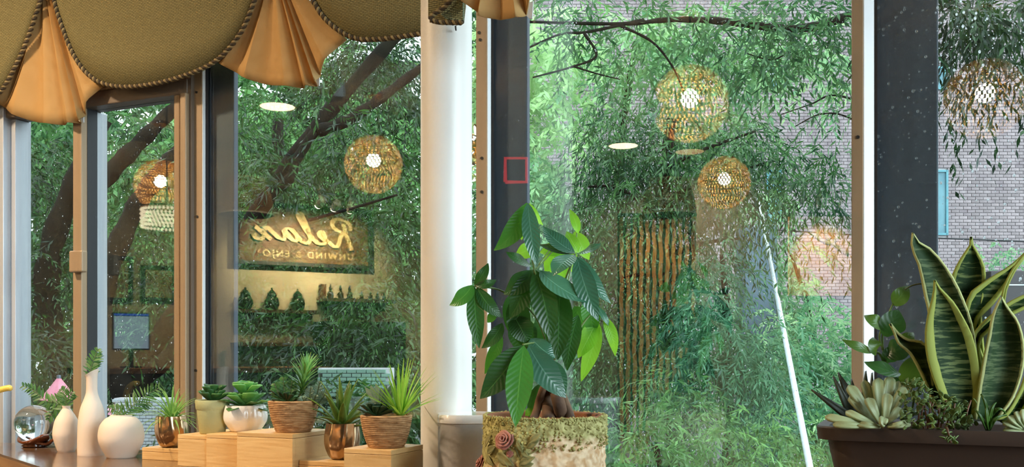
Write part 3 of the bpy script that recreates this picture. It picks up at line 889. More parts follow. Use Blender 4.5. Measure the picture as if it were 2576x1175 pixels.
MB().tube(catmull([stem0, W(758,985,zz), W(762,955,zz), top], 6), 0.003, 6).build('stem', MT['stem'], t, smooth=True)
for k in range(70):
    f = k/69
    p = stem0.lerp(top, 0.25+0.75*f)
    az = k*2.39996
    h = Vector((math.cos(az), math.sin(az), 0))
    e = math.radians(20 + 45*f + random.uniform(-8,8))
    axis = Vector((0.35,0,1)).normalized() if f > 0.4 else UP
    d = (h*math.cos(e) + axis*math.sin(e)).normalized()
    L = 0.030 + 0.022*math.sin(math.pi*(0.15+0.75*f))
    m = 'succ_dark' if f < 0.35 else ('succ_lime' if random.random() < 0.75 else 'agave')
    leaf_mb(p, p+d*L*0.55+UP*0.003, p+d*L, 0.0075, UP*0.8-h*0.6, 'lance', 0.35, 3, 6).build('leaf', MT[m], t, smooth=True)
for (bx, tx, ty) in ((790,805,960),(776,782,975),(798,822,985),(785,795,995),(770,760,1000)):
    sprig(t, [W(bx,1022,zz-0.02), W((bx+tx)/2,(1022+ty)/2,zz-0.02), W(tx,ty,zz-0.03)], 10, 0.013, 0.006, 'grey_sprig')
for (bx, tx, ty) in ((715,690,965),(720,712,950),(725,735,958)):
    sprig(t, [W(bx,1024,zz), W((bx+tx)/2,(1024+ty)/2,zz), W(tx,ty,zz)], 9, 0.016, 0.006, 'succ_dark')
# gold pot two
g = ctr(861, 1.690, 0.980)
t = thing('gold_pot', g, 'bronze gold fluted pot with olive agave on the low riser between rope pots', 'pot', 'bronze gold fluted pots')
rounded_pot(g, t, [(r*0.97, z*1.02) for r, z in gp], 'gold', 72, flute(9, -50, 0.022), 0.065, 0.030)
radial_leaves(t, g, 24, (0.085,0.105), 0.023, (18,86), 'agave', 'lance', 0.25, 0.18, 0.062, 0.4, 0.0015, r0=0.004, nv=9)
# rope pot two
t, g = rope_pot(975, 1.552, 1.025, 0.88, 'rope wrapped pot with spiky lime succulent beside the white column', x=-0.9255)
zz = zv(g)
radial_leaves(t, g+Vector((0.028,0.004,0)), 46, (0.085,0.11), 0.0085, (22,88), 'spiky_lime', 'lance', 0.12, 0.18, 0.058, 0.35, r0=0.004, nv=6)
radial_leaves(t, g+Vector((-0.018,-0.006,0)), 26, (0.046,0.024), 0.019, (2,70), 'deep_rosette', 'spoon', -0.3, 0.1, 0.058, 0.4, 0.0015)
for k in range(7):
    a = -0.6+0.2*k
    b = g+Vector((-0.03,0.02,0.06))
    leaf_mb(b, b+Vector((-0.012+0.006*k,0.005,0.03)), b+Vector((-0.035+0.012*k,0.01,0.05+0.004*(k%3))), 0.010, -FWD, 'spoon', 0.2, 3, 6).build('leaf', MT['grey_sprig'], t, smooth=True)

# ------------------------------------------------------------------ speaker
MT['spk_white'] = M('white_plastic', (0.82,0.82,0.82), 0.12, col2=(0.80,0.80,0.80), vscale=3, coat=0.5)
MT['spk_grille'] = M('grey_metal_grille', (0.44,0.435,0.44), 0.5, 0.3, col2=(0.36,0.355,0.36), vscale=260, detail=1)
MT['spk_logo'] = M('grey_print', (0.42,0.38,0.34), 0.6)
spx, spy = -0.787, 1.622
t = thing('speaker', (spx, spy, DZ), 'grey wireless speaker with white top in front of the white column', 'speaker')
rot = YAW + math.radians(8)
hs = 0.0585
ST = 1.0875
MB().loft([rrect(spx, spy, hs-0.001, hs-0.001, 0.042, z, 8, rot) for z in (DZ+0.006, ST-0.0155)]).build('grille', MT['spk_grille'], t, smooth=True, angle=40)
MB().loft([rrect(spx, spy, hs-0.004, hs-0.004, 0.040, z, 8, rot) for z in (DZ, DZ+0.006)]).build('foot', MT['gasket'], t, smooth=True, angle=40)
MB().loft([rrect(spx, spy, hs+0.001, hs+0.001, 0.043, ST-0.0155, 8, rot), rrect(spx, spy, hs+0.0018, hs+0.0018, 0.0435, ST-0.012, 8, rot), rrect(spx, spy, hs+0.0018, hs+0.0018, 0.0435, ST-0.002, 8, rot),
           rrect(spx, spy, hs+0.0002, hs+0.0002, 0.042, ST, 8, rot), rrect(spx, spy, hs-0.006, hs-0.006, 0.038, ST-0.0005, 8, rot)]).build('top_cap', MT['spk_white'], t, smooth=True, angle=40)
def text_mesh(body, size, mat, parent, loc, rx, rz, extrude=0.0003, name='lettering', spacing=1.0, wscale=1.0):
    c = bpy.data.curves.new(name, 'FONT'); c.body = body; c.size = size; c.extrude = extrude; c.align_x = 'CENTER'; c.align_y = 'CENTER'; c.space_character = spacing
    tmp = bpy.data.objects.new('tmp_text', c); COL.objects.link(tmp)
    dg = bpy.context.evaluated_depsgraph_get()
    me = bpy.data.meshes.new_from_object(tmp.evaluated_get(dg))
    bpy.data.objects.remove(tmp); bpy.data.curves.remove(c)
    me.name = name
    me.materials.clear(); me.materials.append(mat)
    me.transform(Matrix.LocRotScale(Vector(loc) - root_of(parent).location, Matrix.Rotation(rz,3,'Z') @ Matrix.Rotation(rx,3,'X'), Vector((wscale,1,1))) )
    o = bpy.data.objects.new(name, me); COL.objects.link(o); o.parent = parent
    return o
la = YAW - math.radians(90+49)
ld = Vector((math.cos(la), math.sin(la), 0))
# distance from the speaker's axis to its cap along that direction
def rr_dist(d, hx, r):
    c, s = math.cos(-rot), math.sin(-rot)
    x, y = abs(d.x*c - d.y*s), abs(d.x*s + d.y*c)
    k = 0.0
    while True:
        k += 0.0002
        qx, qy = max(0, x*k-(hx-r)), max(0, y*k-(hx-r))
        if math.hypot(qx, qy) > r or k > 0.2: return k
kd = rr_dist(ld, hs+0.0018, 0.0435)
text_mesh('SONOS', 0.0052, MT['spk_logo'], t, Vector((spx,spy,ST-0.0072)) + ld*(kd+0.0003), math.radians(90), la+math.radians(90), 0.0002, 'logo', 1.1)

# ------------------------------------------------------------------ money tree in its mossy pot
ptc = Vector((-0.578, 1.481, DZ))
PR, PTOP = 0.0985, 1.098
pot = thing('mossy_pot', ptc, 'mossy cream plaster pot with mauve roses holding the braided money tree', 'pot')
def plaster_mat():
    m, nt, N, L, out = new_mat('mossy_plaster')
    b = N.new('ShaderNodeBsdfPrincipled'); b.inputs['Roughness'].default_value = 0.85
    at = N.new('ShaderNodeAttribute'); at.attribute_name = 'moss'
    tc = N.new('ShaderNodeTexCoord')
    nz = N.new('ShaderNodeTexNoise'); nz.inputs['Scale'].default_value = 90; nz.inputs['Detail'].default_value = 4; L.new(tc.outputs['Object'], nz.inputs['Vector'])
    g = N.new('ShaderNodeMix'); g.data_type = 'RGBA'; g.inputs[6].default_value = (*lin(192,186,124),1); g.inputs[7].default_value = (*lin(142,134,78),1)
    p = N.new('ShaderNodeMix'); p.data_type = 'RGBA'; p.inputs[6].default_value = (*lin(240,214,176),1); p.inputs[7].default_value = (*lin(205,164,118),1)
    r = N.new('ShaderNodeMapRange'); r.inputs[1].default_value = 0.4; r.inputs[2].default_value = 0.62
    L.new(nz.outputs[0], r.inputs[0]); L.new(r.outputs[0], g.inputs[0]); L.new(r.outputs[0], p.inputs[0])
    x = N.new('ShaderNodeMix'); x.data_type = 'RGBA'
    L.new(at.outputs['Fac'], x.inputs[0]); L.new(p.outputs[2], x.inputs[6]); L.new(g.outputs[2], x.inputs[7]); L.new(x.outputs[2], b.inputs['Base Color'])
    bp = N.new('ShaderNodeBump'); bp.inputs['Strength'].default_value = 0.5; bp.inputs['Distance'].default_value = 0.003
    L.new(nz.outputs[0], bp.inputs['Height']); L.new(bp.outputs[0], b.inputs['Normal'])
    L.new(b.outputs[0], out.inputs[0])
    return m
MT['plaster'] = plaster_mat()
MT['terracotta'] = M('pot_inside', lin(150,92,52), 0.9, col2=lin(120,72,40), vscale=30, bump=0.3)
NS, NR = 220, 76
vs, moss, fs = [], [], []
H = PTOP - DZ
for i in range(NR):
    tt = i/(NR-1)
    for j in range(NS):
        a = 2*math.pi*j/NS
        z = H*tt
        d = Vector((math.cos(a)*3, math.sin(a)*3, z*30))
        r0 = PR*(1.035 - 0.035*tt) if tt > 0.15 else PR*(0.97+0.065*tt/0.15*0.93)
        edge = 0.74 + 0.16*noise.noise(Vector((math.cos(a)*1.6+3, math.sin(a)*1.6, 0.4))) - (0.26 if math.cos(a-math.radians(215)) > 0.45 else 0)
        mo = max(0.0, min(1.0, (tt-edge)/0.10 + 0.5*noise.noise(d*2.2)))
        bumpv = 0.0022*noise.noise(d*3.5) + 0.0012*noise.noise(d*9)
        lump = 0.0034*abs(noise.noise(d*6.5))*mo + 0.0022*mo
        rr = r0 + bumpv + lump
        vs.append((ptc.x+rr*math.cos(a), ptc.y+rr*math.sin(a), ptc.z+z+(0.0025*noise.noise(d*5) if i == NR-1 else 0)))
        moss.append(mo)
for i in range(NR-1):
    for j in range(NS):
        k = (j+1) % NS
        fs.append((i*NS+j, i*NS+k, (i+1)*NS+k, (i+1)*NS+j))
mb = MB().add(vs, fs)
body = mb.build('pot_body', MT['plaster'], pot, smooth=True)
at = body.data.attributes.new('moss', 'FLOAT', 'POINT'); at.data.foreach_set('value', np.array(moss, np.float32))
MB().lathe([(PR+0.001,H-0.001),(PR-0.004,H+0.0015),(PR-0.009,H-0.002),(PR-0.011,H-0.03)], 80, ptc).build('rim', MT['terracotta'], pot, smooth=True)
MB().lathe([(0.0005,H-0.02),(PR-0.010,H-0.022)], 40, ptc).build('soil', MT['soil'], pot, smooth=True)
MB().lathe([(0.02,0.0),(PR*0.96,0.0),(PR*0.97,0.003)], 60, ptc, True, False).build('base', MT['terracotta'], pot, smooth=True)
# moss clumps standing proud along the rim band
ms_ = MB()
rng = random.Random(3)
for k in range(1700):
    a = rng.uniform(0, 2*math.pi)
    tt = 1 - 0.34*rng.random()**1.6
    if rng.random() < 0.25: tt = rng.uniform(0.97, 1.01)
    r = PR*(1.035-0.035*tt) + 0.003
    c = Vector((ptc.x+r*math.cos(a), ptc.y+r*math.sin(a), DZ+H*tt))
    s = rng.uniform(0.0012, 0.0030)
    q = [Vector((rng.uniform(-1,1),rng.uniform(-1,1),rng.uniform(-1,1))).normalized()*s*rng.uniform(0.7,1.3) for _ in range(2)]
    ax = [Vector((s,0,0))+q[0]*0.4, Vector((-s,0,0))+q[1]*0.4, Vector((0,s,0))+q[1]*0.4, Vector((0,-s,0)), Vector((0,0,s))+q[0]*0.4, Vector((0,0,-s))]
    ms_.add([c+p for p in ax], [(0,2,4),(2,1,4),(1,3,4),(3,0,4),(2,0,5),(1,2,5),(3,1,5),(0,3,5)])
MT['moss'] = M('dry_moss', lin(192,188,122), 0.95, col2=lin(134,128,72), vscale=70)
mo = ms_.build('moss', MT['moss'], pot, smooth=True); mo['kind'] = 'stuff'
# clay roses and leaves on the pot's skin
MT['rose'] = M('mauve_rose_clay', lin(196,138,122), 0.7, col2=lin(160,98,86), vscale=60, bump=0.1)
MT['clay_leaf'] = M('olive_clay_leaf', lin(150,142,90), 0.7, col2=lin(104,104,58), vscale=60, bump=0.15)
def on_pot(px, py, out=0.0):
    """the point of the pot's skin that shows at a measured pixel"""
    d = (W(px, py, 1.0) - EYE)
    a = d.x*d.x + d.y*d.y; c0 = Vector((EYE.x-ptc.x, EYE.y-ptc.y)); R2 = (PR*1.01+out)**2
    b = 2*(d.x*c0.x + d.y*c0.y); c = c0.length_squared - R2
    s = (-b - math.sqrt(max(0, b*b-4*a*c)))/(2*a)
    p = EYE + d*s
    n = Vector((p.x-ptc.x, p.y-ptc.y, 0)).normalized()
    return p, n
def rose(px, py, R_, label=None):
    p, n = on_pot(px, py, 0.004)
    n = (n + 0.45*UP + 0.15*FWD*-1).normalized()
    a = n.orthogonal().normalized(); b = n.cross(a)
    o = bpy.data.objects.new('rose', None); COL.objects.link(o); o.parent = pot; o.location = (0,0,0)
    for ring, (cnt, r0, r1, hh) in enumerate(((3,0.10,0.30,0.9),(4,0.22,0.55,0.75),(5,0.40,0.85,0.55),(6,0.55,1.05,0.25))):
        for k in range(cnt):
            ph = 2*math.pi*(k/cnt) + ring*0.7
            rows = []
            for i in range(6):
                t = i/5
                row = []
                for j in range(7):
                    s = (j/6-0.5)*2*math.pi/cnt*1.5
                    rr = R_*(r0 + (r1-r0)*t**1.4)*(1 + 0.05*math.cos(5*s))
                    zz_ = R_*(hh*math.sin(t*1.8)*0.75) - R_*0.10*abs(s)*t
                    row.append(p + a*rr*math.cos(ph+s) + b*rr*math.sin(ph+s) + n*zz_)
                rows.append(row)
            MB().sheet(rows).build('petal', MT['rose'], o, smooth=True, solid=0.0008)
rose(1271, 1107, 0.0165)
rose(1213, 1166, 0.0150)
rose(1283, 1142, 0.0060)
for (b_, t_, w_) in (((1333,1112),(1362,1090),20),((1326,1128),(1356,1106),17),((1250,1140),(1292,1172),26),((1258,1162),(1284,1186),26),((1306,1168),(1346,1150),20),((1304,1180),(1342,1166),22),
                     ((1234,1098),(1222,1124),18),((1246,1124),(1226,1140),20),((1226,1146),(1242,1172),16),((1312,1134),(1330,1150),14),((1300,1108),(1316,1140),12)):
    B, n1 = on_pot(*b_, 0.005); T, n2 = on_pot(*t_, 0.007)
    leaf_mb(B, (B+T)/2+n1*0.004, T, w_*1.5/FPX, (n1+0.2*UP), 'ovate', 0.3, 5, 8).build('clay_leaf', MT['clay_leaf'], pot, smooth=True, solid=0.001)
for path in ([(1302,1108),(1312,1130),(1320,1142),(1336,1140),(1360,1128)],[(1296,1128),(1306,1150),(1318,1166)]):
    MB().tube(catmull([on_pot(x,y,0.004)[0] for x, y in path], 6), 0.0013, 6).build('vine', MT['clay_leaf'], pot, smooth=True)

# the plant
zt = (ptc-EYE).dot(FWD)
tree = thing('money_tree', (ptc.x, ptc.y, DZ+H-0.021), 'braided money tree with glossy dark palmate leaves in the mossy rose pot', 'houseplant')
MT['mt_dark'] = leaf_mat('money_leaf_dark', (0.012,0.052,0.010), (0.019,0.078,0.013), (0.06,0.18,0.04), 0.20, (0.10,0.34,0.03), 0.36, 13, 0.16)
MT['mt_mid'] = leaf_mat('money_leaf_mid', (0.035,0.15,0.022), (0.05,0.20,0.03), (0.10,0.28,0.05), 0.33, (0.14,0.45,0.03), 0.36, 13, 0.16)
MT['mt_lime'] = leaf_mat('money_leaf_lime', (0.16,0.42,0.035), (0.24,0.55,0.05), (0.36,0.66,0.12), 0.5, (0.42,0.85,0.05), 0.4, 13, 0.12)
MT['mt_sheen'] = leaf_mat('money_leaf_blue_sheen', (0.040,0.13,0.075), (0.058,0.17,0.10), (0.12,0.28,0.18), 0.12, (0.1,0.35,0.06), 0.26, 13, 0.2)  # bluish sky sheen is put into this leaf colour
MT['bark'] = M('money_tree_bark', lin(120,88,62), 0.8, col2=lin(72,50,36), vscale=30, stretch=(1,1,0.5), bump=0.5, bscale=80)
MT['mstem'] = M('money_tree_stem', (0.10,0.19,0.04), 0.5, col2=(0.13,0.2,0.05), vscale=30)
def Z6(p): return (1050+p[0]*0.61728, 450+p[1]*0.61728)
def tl(b, t, w, z0, dzt, mat, kind='ovate', **k):
    return px_leaf(tree, Z6(b), Z6(t), w*0.61728*1.08, zt+z0, dzt, MT[mat], kind, **k)
# braided trunks
for pts, r in (([(535,985),(533,930),(526,880),(540,830),(560,790),(552,740)],[27,26,24,20,14,8]), ([(590,985),(580,930),(566,880),(548,845),(535,800),(548,740)],[27,27,25,20,14,8]),
               ([(626,985),(612,940),(592,890),(572,850),(556,800),(550,740)],[20,19,18,16,12,8]), ([(468,985),(485,950),(497,905),(510,860),(530,810),(545,740)],[16,17,17,15,12,8])):
    P = [W(*Z6(p), zt + 0.018*math.sin(i*1.4+len(pts)*pts[0][0])) for i, p in enumerate(pts)]
    MB().tube(catmull(P, 5), [float(np.interp(q, np.linspace(0,1,len(r)), r))*0.61728*zt/FPX for q in np.linspace(0,1,5*(len(P)-1)+1)], 14).build('trunk', MT['bark'], tree, smooth=True)
# petioles
hub0 = (550,745)
def petiole(path, dz=0.0, r=0.0016):
    P = [W(*Z6(p), zt + dz*i/(len(path)-1)) for i, p in enumerate(path)]
    MB().tube(catmull(P, 6), r, 6).build('stem', MT['mstem'], tree, smooth=True)
petiole([hub0,(520,560),(470,330),(448,100)], -0.02)
petiole([hub0,(570,560),(600,420),(645,305)], -0.05)
petiole([hub0,(540,600),(500,450),(475,370)], -0.07)
petiole([hub0,(480,560),(350,460),(232,435)], -0.03)
petiole([hub0,(520,700),(480,670),(430,676)], -0.07)
petiole([hub0,(640,640),(700,560),(745,530)], 0.03)
petiole([(480,370),(520,330),(580,260),(600,240)], 0.03, 0.001)
petiole([(495,350),(540,290),(575,262)], 0.03, 0.001)
petiole([hub0,(600,480),(640,300),(650,220)], 0.02, 0.0012)
# back layer
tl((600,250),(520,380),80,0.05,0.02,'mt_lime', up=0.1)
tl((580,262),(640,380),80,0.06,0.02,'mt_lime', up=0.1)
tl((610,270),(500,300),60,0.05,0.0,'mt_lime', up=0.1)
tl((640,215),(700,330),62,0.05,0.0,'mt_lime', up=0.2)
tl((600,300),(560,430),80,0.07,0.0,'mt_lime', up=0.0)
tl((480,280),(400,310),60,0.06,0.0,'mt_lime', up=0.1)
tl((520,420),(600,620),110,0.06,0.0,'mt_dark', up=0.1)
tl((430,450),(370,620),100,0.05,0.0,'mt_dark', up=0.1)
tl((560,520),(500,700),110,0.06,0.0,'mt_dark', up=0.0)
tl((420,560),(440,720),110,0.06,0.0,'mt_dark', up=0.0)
tl((640,520),(700,640),80,0.06,0.0,'mt_mid', up=0.0)
tl((470,420),(560,560),110,0.04,0.0,'mt_dark', up=0.0)
tl((600,560),(640,700),100,0.05,0.0,'mt_dark', up=0.0)
tl((700,470),(715,640),75,0.03,0.0,'mt_mid', up=0.2)
tl((735,575),(655,730),70,0.03,0.0,'mt_lime', up=0.2)
tl((745,600),(668,825),60,0.04,0.0,'mt_lime', up=0.2, kind='ovate')
tl((760,560),(806,722),46,0.02,0.0,'mt_lime', up=0.3, bow=-0.12)
tl((735,520),(790,610),26,0.02,0.0,'mt_sheen', up=0.8)
tl((345,640),(275,795),48,0.05,0.0,'mt_mid', up=0.2)
tl((318,545),(285,585),34,0.05,0.0,'mt_mid', up=0.2)
tl((380,820),(362,870),34,0.06,0.0,'mt_sheen', up=0.2)
tl((535,735),(600,890),80,0.05,0.0,'mt_sheen', up=0.4)
tl((500,835),(455,975),52,0.035,0.0,'mt_dark', up=0.1)
tl((470,935),(440,965),30,0.03,-0.01,'mt_lime', up=0.3)
# left cluster
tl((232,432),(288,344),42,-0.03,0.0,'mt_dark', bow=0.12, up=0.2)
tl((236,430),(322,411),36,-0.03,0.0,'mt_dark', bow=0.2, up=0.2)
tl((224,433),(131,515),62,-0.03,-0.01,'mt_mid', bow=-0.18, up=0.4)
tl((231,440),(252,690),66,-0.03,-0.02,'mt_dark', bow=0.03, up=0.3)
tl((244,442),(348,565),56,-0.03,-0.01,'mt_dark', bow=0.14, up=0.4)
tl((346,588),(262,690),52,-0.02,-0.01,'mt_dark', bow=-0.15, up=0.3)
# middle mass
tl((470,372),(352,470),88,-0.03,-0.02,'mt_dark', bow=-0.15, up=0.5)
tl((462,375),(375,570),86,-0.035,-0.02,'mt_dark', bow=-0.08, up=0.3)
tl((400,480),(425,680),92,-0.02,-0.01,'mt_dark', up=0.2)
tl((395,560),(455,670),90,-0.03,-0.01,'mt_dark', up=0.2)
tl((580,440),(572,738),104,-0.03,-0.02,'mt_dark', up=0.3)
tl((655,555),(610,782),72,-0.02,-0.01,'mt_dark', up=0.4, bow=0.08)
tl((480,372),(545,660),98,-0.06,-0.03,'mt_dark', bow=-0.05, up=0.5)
tl((498,374),(696,502),88,-0.06,-0.03,'mt_sheen', bow=0.10, up=0.9)
tl((465,355),(362,298),50,-0.05,-0.02,'mt_dark', up=0.7, bow=-0.05)
tl((465,650),(562,730),84,-0.04,-0.02,'mt_sheen', up=0.9, bow=0.1)
# upper right whorl
tl((642,300),(512,194),72,-0.05,0.02,'mt_sheen', bow=-0.12, up=0.8)
tl((640,302),(495,268),48,-0.04,0.02,'mt_dark', up=0.7)
tl((650,318),(738,580),84,-0.06,-0.03,'mt_sheen', bow=0.05, up=0.35)
tl((660,318),(788,508),66,-0.055,-0.02,'mt_sheen', bow=0.12, up=0.9)
tl((648,306),(747,264),60,-0.055,-0.02,'mt_sheen', bow=0.10, up=1.3)
tl((640,310),(553,396),84,-0.065,-0.04,'mt_sheen', bow=0.16, up=1.6)
tl((655,300),(608,214),50,-0.02,0.02,'mt_lime', up=0.3)
tl((655,222),(620,124),36,-0.01,0.02,'mt_lime', up=0.3, bow=0.1)
# top whorl
tl((446,98),(312,292),80,-0.03,-0.02,'mt_mid', bow=-0.20, up=0.3)
tl((448,100),(424,250),46,-0.02,0.0,'mt_lime', up=0.3)
tl((456,100),(512,188),34,-0.01,0.01,'mt_lime', bow=0.15, up=0.3)
tl((450,98),(486,358),66,-0.045,-0.03,'mt_sheen', bow=0.03, up=0.6)
# lower front whorl
tl((428,678),(256,896),112,-0.08,-0.03,'mt_dark', bow=-0.06, up=0.4)
tl((440,682),(472,790),66,-0.05,-0.01,'mt_dark', up=0.4)
tl((454,680),(606,892),112,-0.07,-0.02,'mt_sheen', bow=0.08, up=0.7)
tl((434,680),(400,1010),102,-0.09,-0.05,'mt_mid', bow=0.02, up=0.3)

# ------------------------------------------------------------------ trough planter with snake plant
MT['trough'] = M('brown_resin_planter', lin(56,42,35), 0.5, col2=lin(46,34,29), vscale=5, bump=0.05, bscale=90)
PY0, PY1 = 1.245, 1.42
tx0, tx1 = -0.125, 0.62
RIMZ = EYE.z + (HORIZ-1074)/FPX*((WY(2100,HORIZ,PY0)-EYE).dot(FWD))
trough = thing('trough_planter', ((tx0+tx1)/2, (PY0+PY1)/2, DZ), 'long brown resin trough planter at the right end of the counter', 'planter')
ccx, ccy = (tx0+tx1)/2, (PY0+PY1)/2
hx, hy = (tx1-tx0)/2, (PY1-PY0)/2
def RL(ix, z, r=0.03): return rrect(ccx, ccy, hx-ix, hy-ix, r, z, 6)
MB().loft([RL(0.045,DZ), RL(0.030,DZ+0.05), RL(0.013,RIMZ-0.022), RL(0.013,RIMZ-0.017), RL(0.0015,RIMZ-0.017), RL(0.0,RIMZ-0.002), RL(0.001,RIMZ), RL(0.008,RIMZ), RL(0.012,RIMZ-0.003), RL(0.014,RIMZ-0.02)], True, False).build('trough', MT['trough'], trough, smooth=True, angle=35)
MB().loft([RL(0.0145,RIMZ-0.019), RL(0.0145,RIMZ-0.0185)], True, True).build('soil', MT['soil'], trough)
def Zs(p): return (2000+p[0]*0.53186, 550+p[1]*0.53186)
zp = (Vector((0.06, 1.335, 1.1))-EYE).dot(FWD)
SN_DARK, SN_PALE, SN_EDGE = (0.012,0.034,0.008), (0.13,0.17,0.055), (0.34,0.38,0.085)
MT['snake'] = snake_mat('snake_leaf', 0.085, SN_DARK, SN_PALE, SN_EDGE)
MT['snake_wide'] = snake_mat('snake_leaf_wide_margin', 0.17, SN_DARK, (0.13,0.17,0.06), SN_EDGE)
MT['snake_thin'] = snake_mat('snake_leaf_thin_margin', 0.045, (0.022,0.050,0.016), (0.10,0.14,0.06), (0.50,0.52,0.22))
snake = thing('snake_plant', (W(*Zs((790,960)), zp).x, 1.335, RIMZ-0.018), 'variegated snake plant with banded leaves and yellow margins in the trough', 'houseplant')
def outline_leaf(parent, left, right, z0, mat, zbow=0.0, name='leaf', zs=None, cup=0.012, conv=Zs, solid=0.003, n=16, nu=7):
    """a leaf from its two measured edges, base to tip, cupped across and placed at a depth"""
    Lp = catmull([Vector((*conv(p), 0)) for p in left], 6); Rp = catmull([Vector((*conv(p), 0)) for p in right], 6)
    def rs(P, n):
        d = [0.0]
        for a, b in zip(P, P[1:]): d.append(d[-1]+(b-a).length)
        out = []
        for i in range(n+1):
            s = d[-1]*i/n
            j = max(0, min(len(d)-2, int(np.searchsorted(d, s))-1))
            t = (s-d[j])/max(1e-9, d[j+1]-d[j])
            out.append(P[j].lerp(P[j+1], min(1, max(0, t))))
        return out
    A, B = rs(Lp, n), rs(Rp, n)
    rows = []
    for i in range(n+1):
        t = i/n
        zz_ = z0 + (zbow*math.sin(math.pi*t)) + ((zs[0]+(zs[1]-zs[0])*t) if zs else 0)
        row = []
        for j in range(nu):
            s = j/(nu-1)
            p = A[i].lerp(B[i], s)
            dz = cup*(1-(2*s-1)**2)*min(1, (1-t)*3)
            row.append(W(p.x, p.y, zz_ + dz))
        rows.append(row)
    return MB().sheet(rows).build(name, MT[mat], parent, smooth=True, solid=solid)
# back leaves first
outline_leaf(snake, [(800,700),(745,400),(742,285),(785,190),(828,128),(832,86)], [(900,700),(880,460),(900,270),(880,190),(842,128),(833,86)], zp+0.05, 'snake', zs=(0,-0.01))
outline_leaf(snake, [(800,760),(812,400),(900,300),(1000,238),(1060,190),(1100,150)], [(930,760),(850,520),(940,400),(1010,300),(1062,200),(1100,150)], zp+0.035, 'snake_wide')
outline_leaf(snake, [(840,900),(840,580),(905,480),(1010,400),(1085,362),(1150,340)], [(930,900),(870,610),(930,520),(1030,450),(1100,420),(1150,345)], zp+0.02, 'snake_wide')
outline_leaf(snake, [(640,900),(640,520),(612,350),(585,220),(550,140),(553,108),(556,66)], [(880,900),(850,560),(800,390),(735,260),(650,150),(572,102),(557,66)], zp+0.0, 'snake_thin')
outline_leaf(snake, [(960,920),(985,860),(1005,560),(980,400),(985,340),(1030,240),(1095,160)], [(985,930),(1010,860),(1020,560),(990,400),(1000,330),(1045,235),(1100,165)], zp-0.005, 'snake')
outline_leaf(snake, [(640,830),(600,740),(545,640),(490,590),(466,530),(448,498)], [(700,850),(660,700),(614,592),(540,575),(490,545),(452,498)], zp-0.01, 'snake_thin')
outline_leaf(snake, [(740,945),(680,820),(632,680),(618,560),(628,470),(640,420),(656,350),(660,292)], [(850,945),(872,840),(872,720),(842,570),(795,470),(745,390),(690,335),(662,292)], zp-0.03, 'snake_wide', zs=(0.0,-0.005))
outline_leaf(snake, [(850,950),(868,820),(890,680),(915,560),(935,460),(960,400),(974,372)], [(960,945),(1030,850),(1075,720),(1082,600),(1055,490),(1005,420),(978,372)], zp-0.035, 'snake_thin', cup=0.016)
outline_leaf(snake, [(950,950),(1000,920),(1060,820),(1090,740),(1120,640)], [(985,965),(1050,950),(1110,860),(1140,760),(1130,640)], zp-0.02, 'snake_wide')
# round-leaved climber
MT['pep'] = leaf_mat('peperomia_leaf', (0.05,0.12,0.02), (0.085,0.18,0.03), (0.12,0.22,0.05), 0.3, (0.2,0.34,0.04), 0.35, 6, 0.08)
MT['pep_dark'] = leaf_mat('peperomia_leaf_dark', (0.022,0.07,0.018), (0.035,0.10,0.022), (0.05,0.12,0.03), 0.25, (0.09,0.25,0.04), 0.3, 6, 0.08)
climb = thing('round_leaf_plant', (W(*Zs((520,960)), zp+0.03).x, 1.37, RIMZ-0.018), 'leafy plant with rounded green leaves left of the snake plant', 'houseplant')
def cl(b, t, w, dz, mat, **k): return px_leaf(climb, Zs(b), Zs(t), w*0.53186*1.1, zp+dz, k.pop('dzt', 0.0), MT[mat], 'ovate', **k)
cl((462,408),(535,318),72,0.03,'pep',bow=0.05)
cl((415,520),(328,458),66,0.02,'pep',bow=0.12)
cl((440,560),(490,432),112,0.02,'pep_dark',bow=-0.05)
cl((372,632),(222,572),46,0.01,'pep',bow=-0.05)
cl((385,640),(370,562),66,0.015,'pep')
cl((500,735),(328,678),78,0.0,'pep_dark',bow=-0.05,up=0.8)
cl((430,640),(545,600),100,0.03,'pep_dark')
cl((520,790),(560,650),100,0.03,'pep',bow=0.1)
cl((500,600),(560,540),60,0.04,'pep')
cl((430,690),(470,600),70,0.035,'pep_dark')
cl((560,800),(610,700),90,0.04,'pep_dark')
cl((500,830),(450,740),80,0.04,'pep_dark')
for path in ([(520,960),(450,760),(415,600),(425,500),(465,400)],[(415,620),(400,560),(412,515)],[(430,700),(400,640),(372,632)],[(520,960),(520,800),(500,735)],[(540,960),(560,850),(520,790)]):
    MB().tube(catmull([W(*Zs(p), zp+0.03) for p in path], 6), 0.0015, 6).build('stem', MT['mstem'], climb, smooth=True)
MB().tube(catmull([W(*Zs(p), zp+0.02) for p in ((520,335),(550,318),(580,310),(600,308))], 5), 0.0011, 6).build('tendril', MT['stem'], climb, smooth=True)
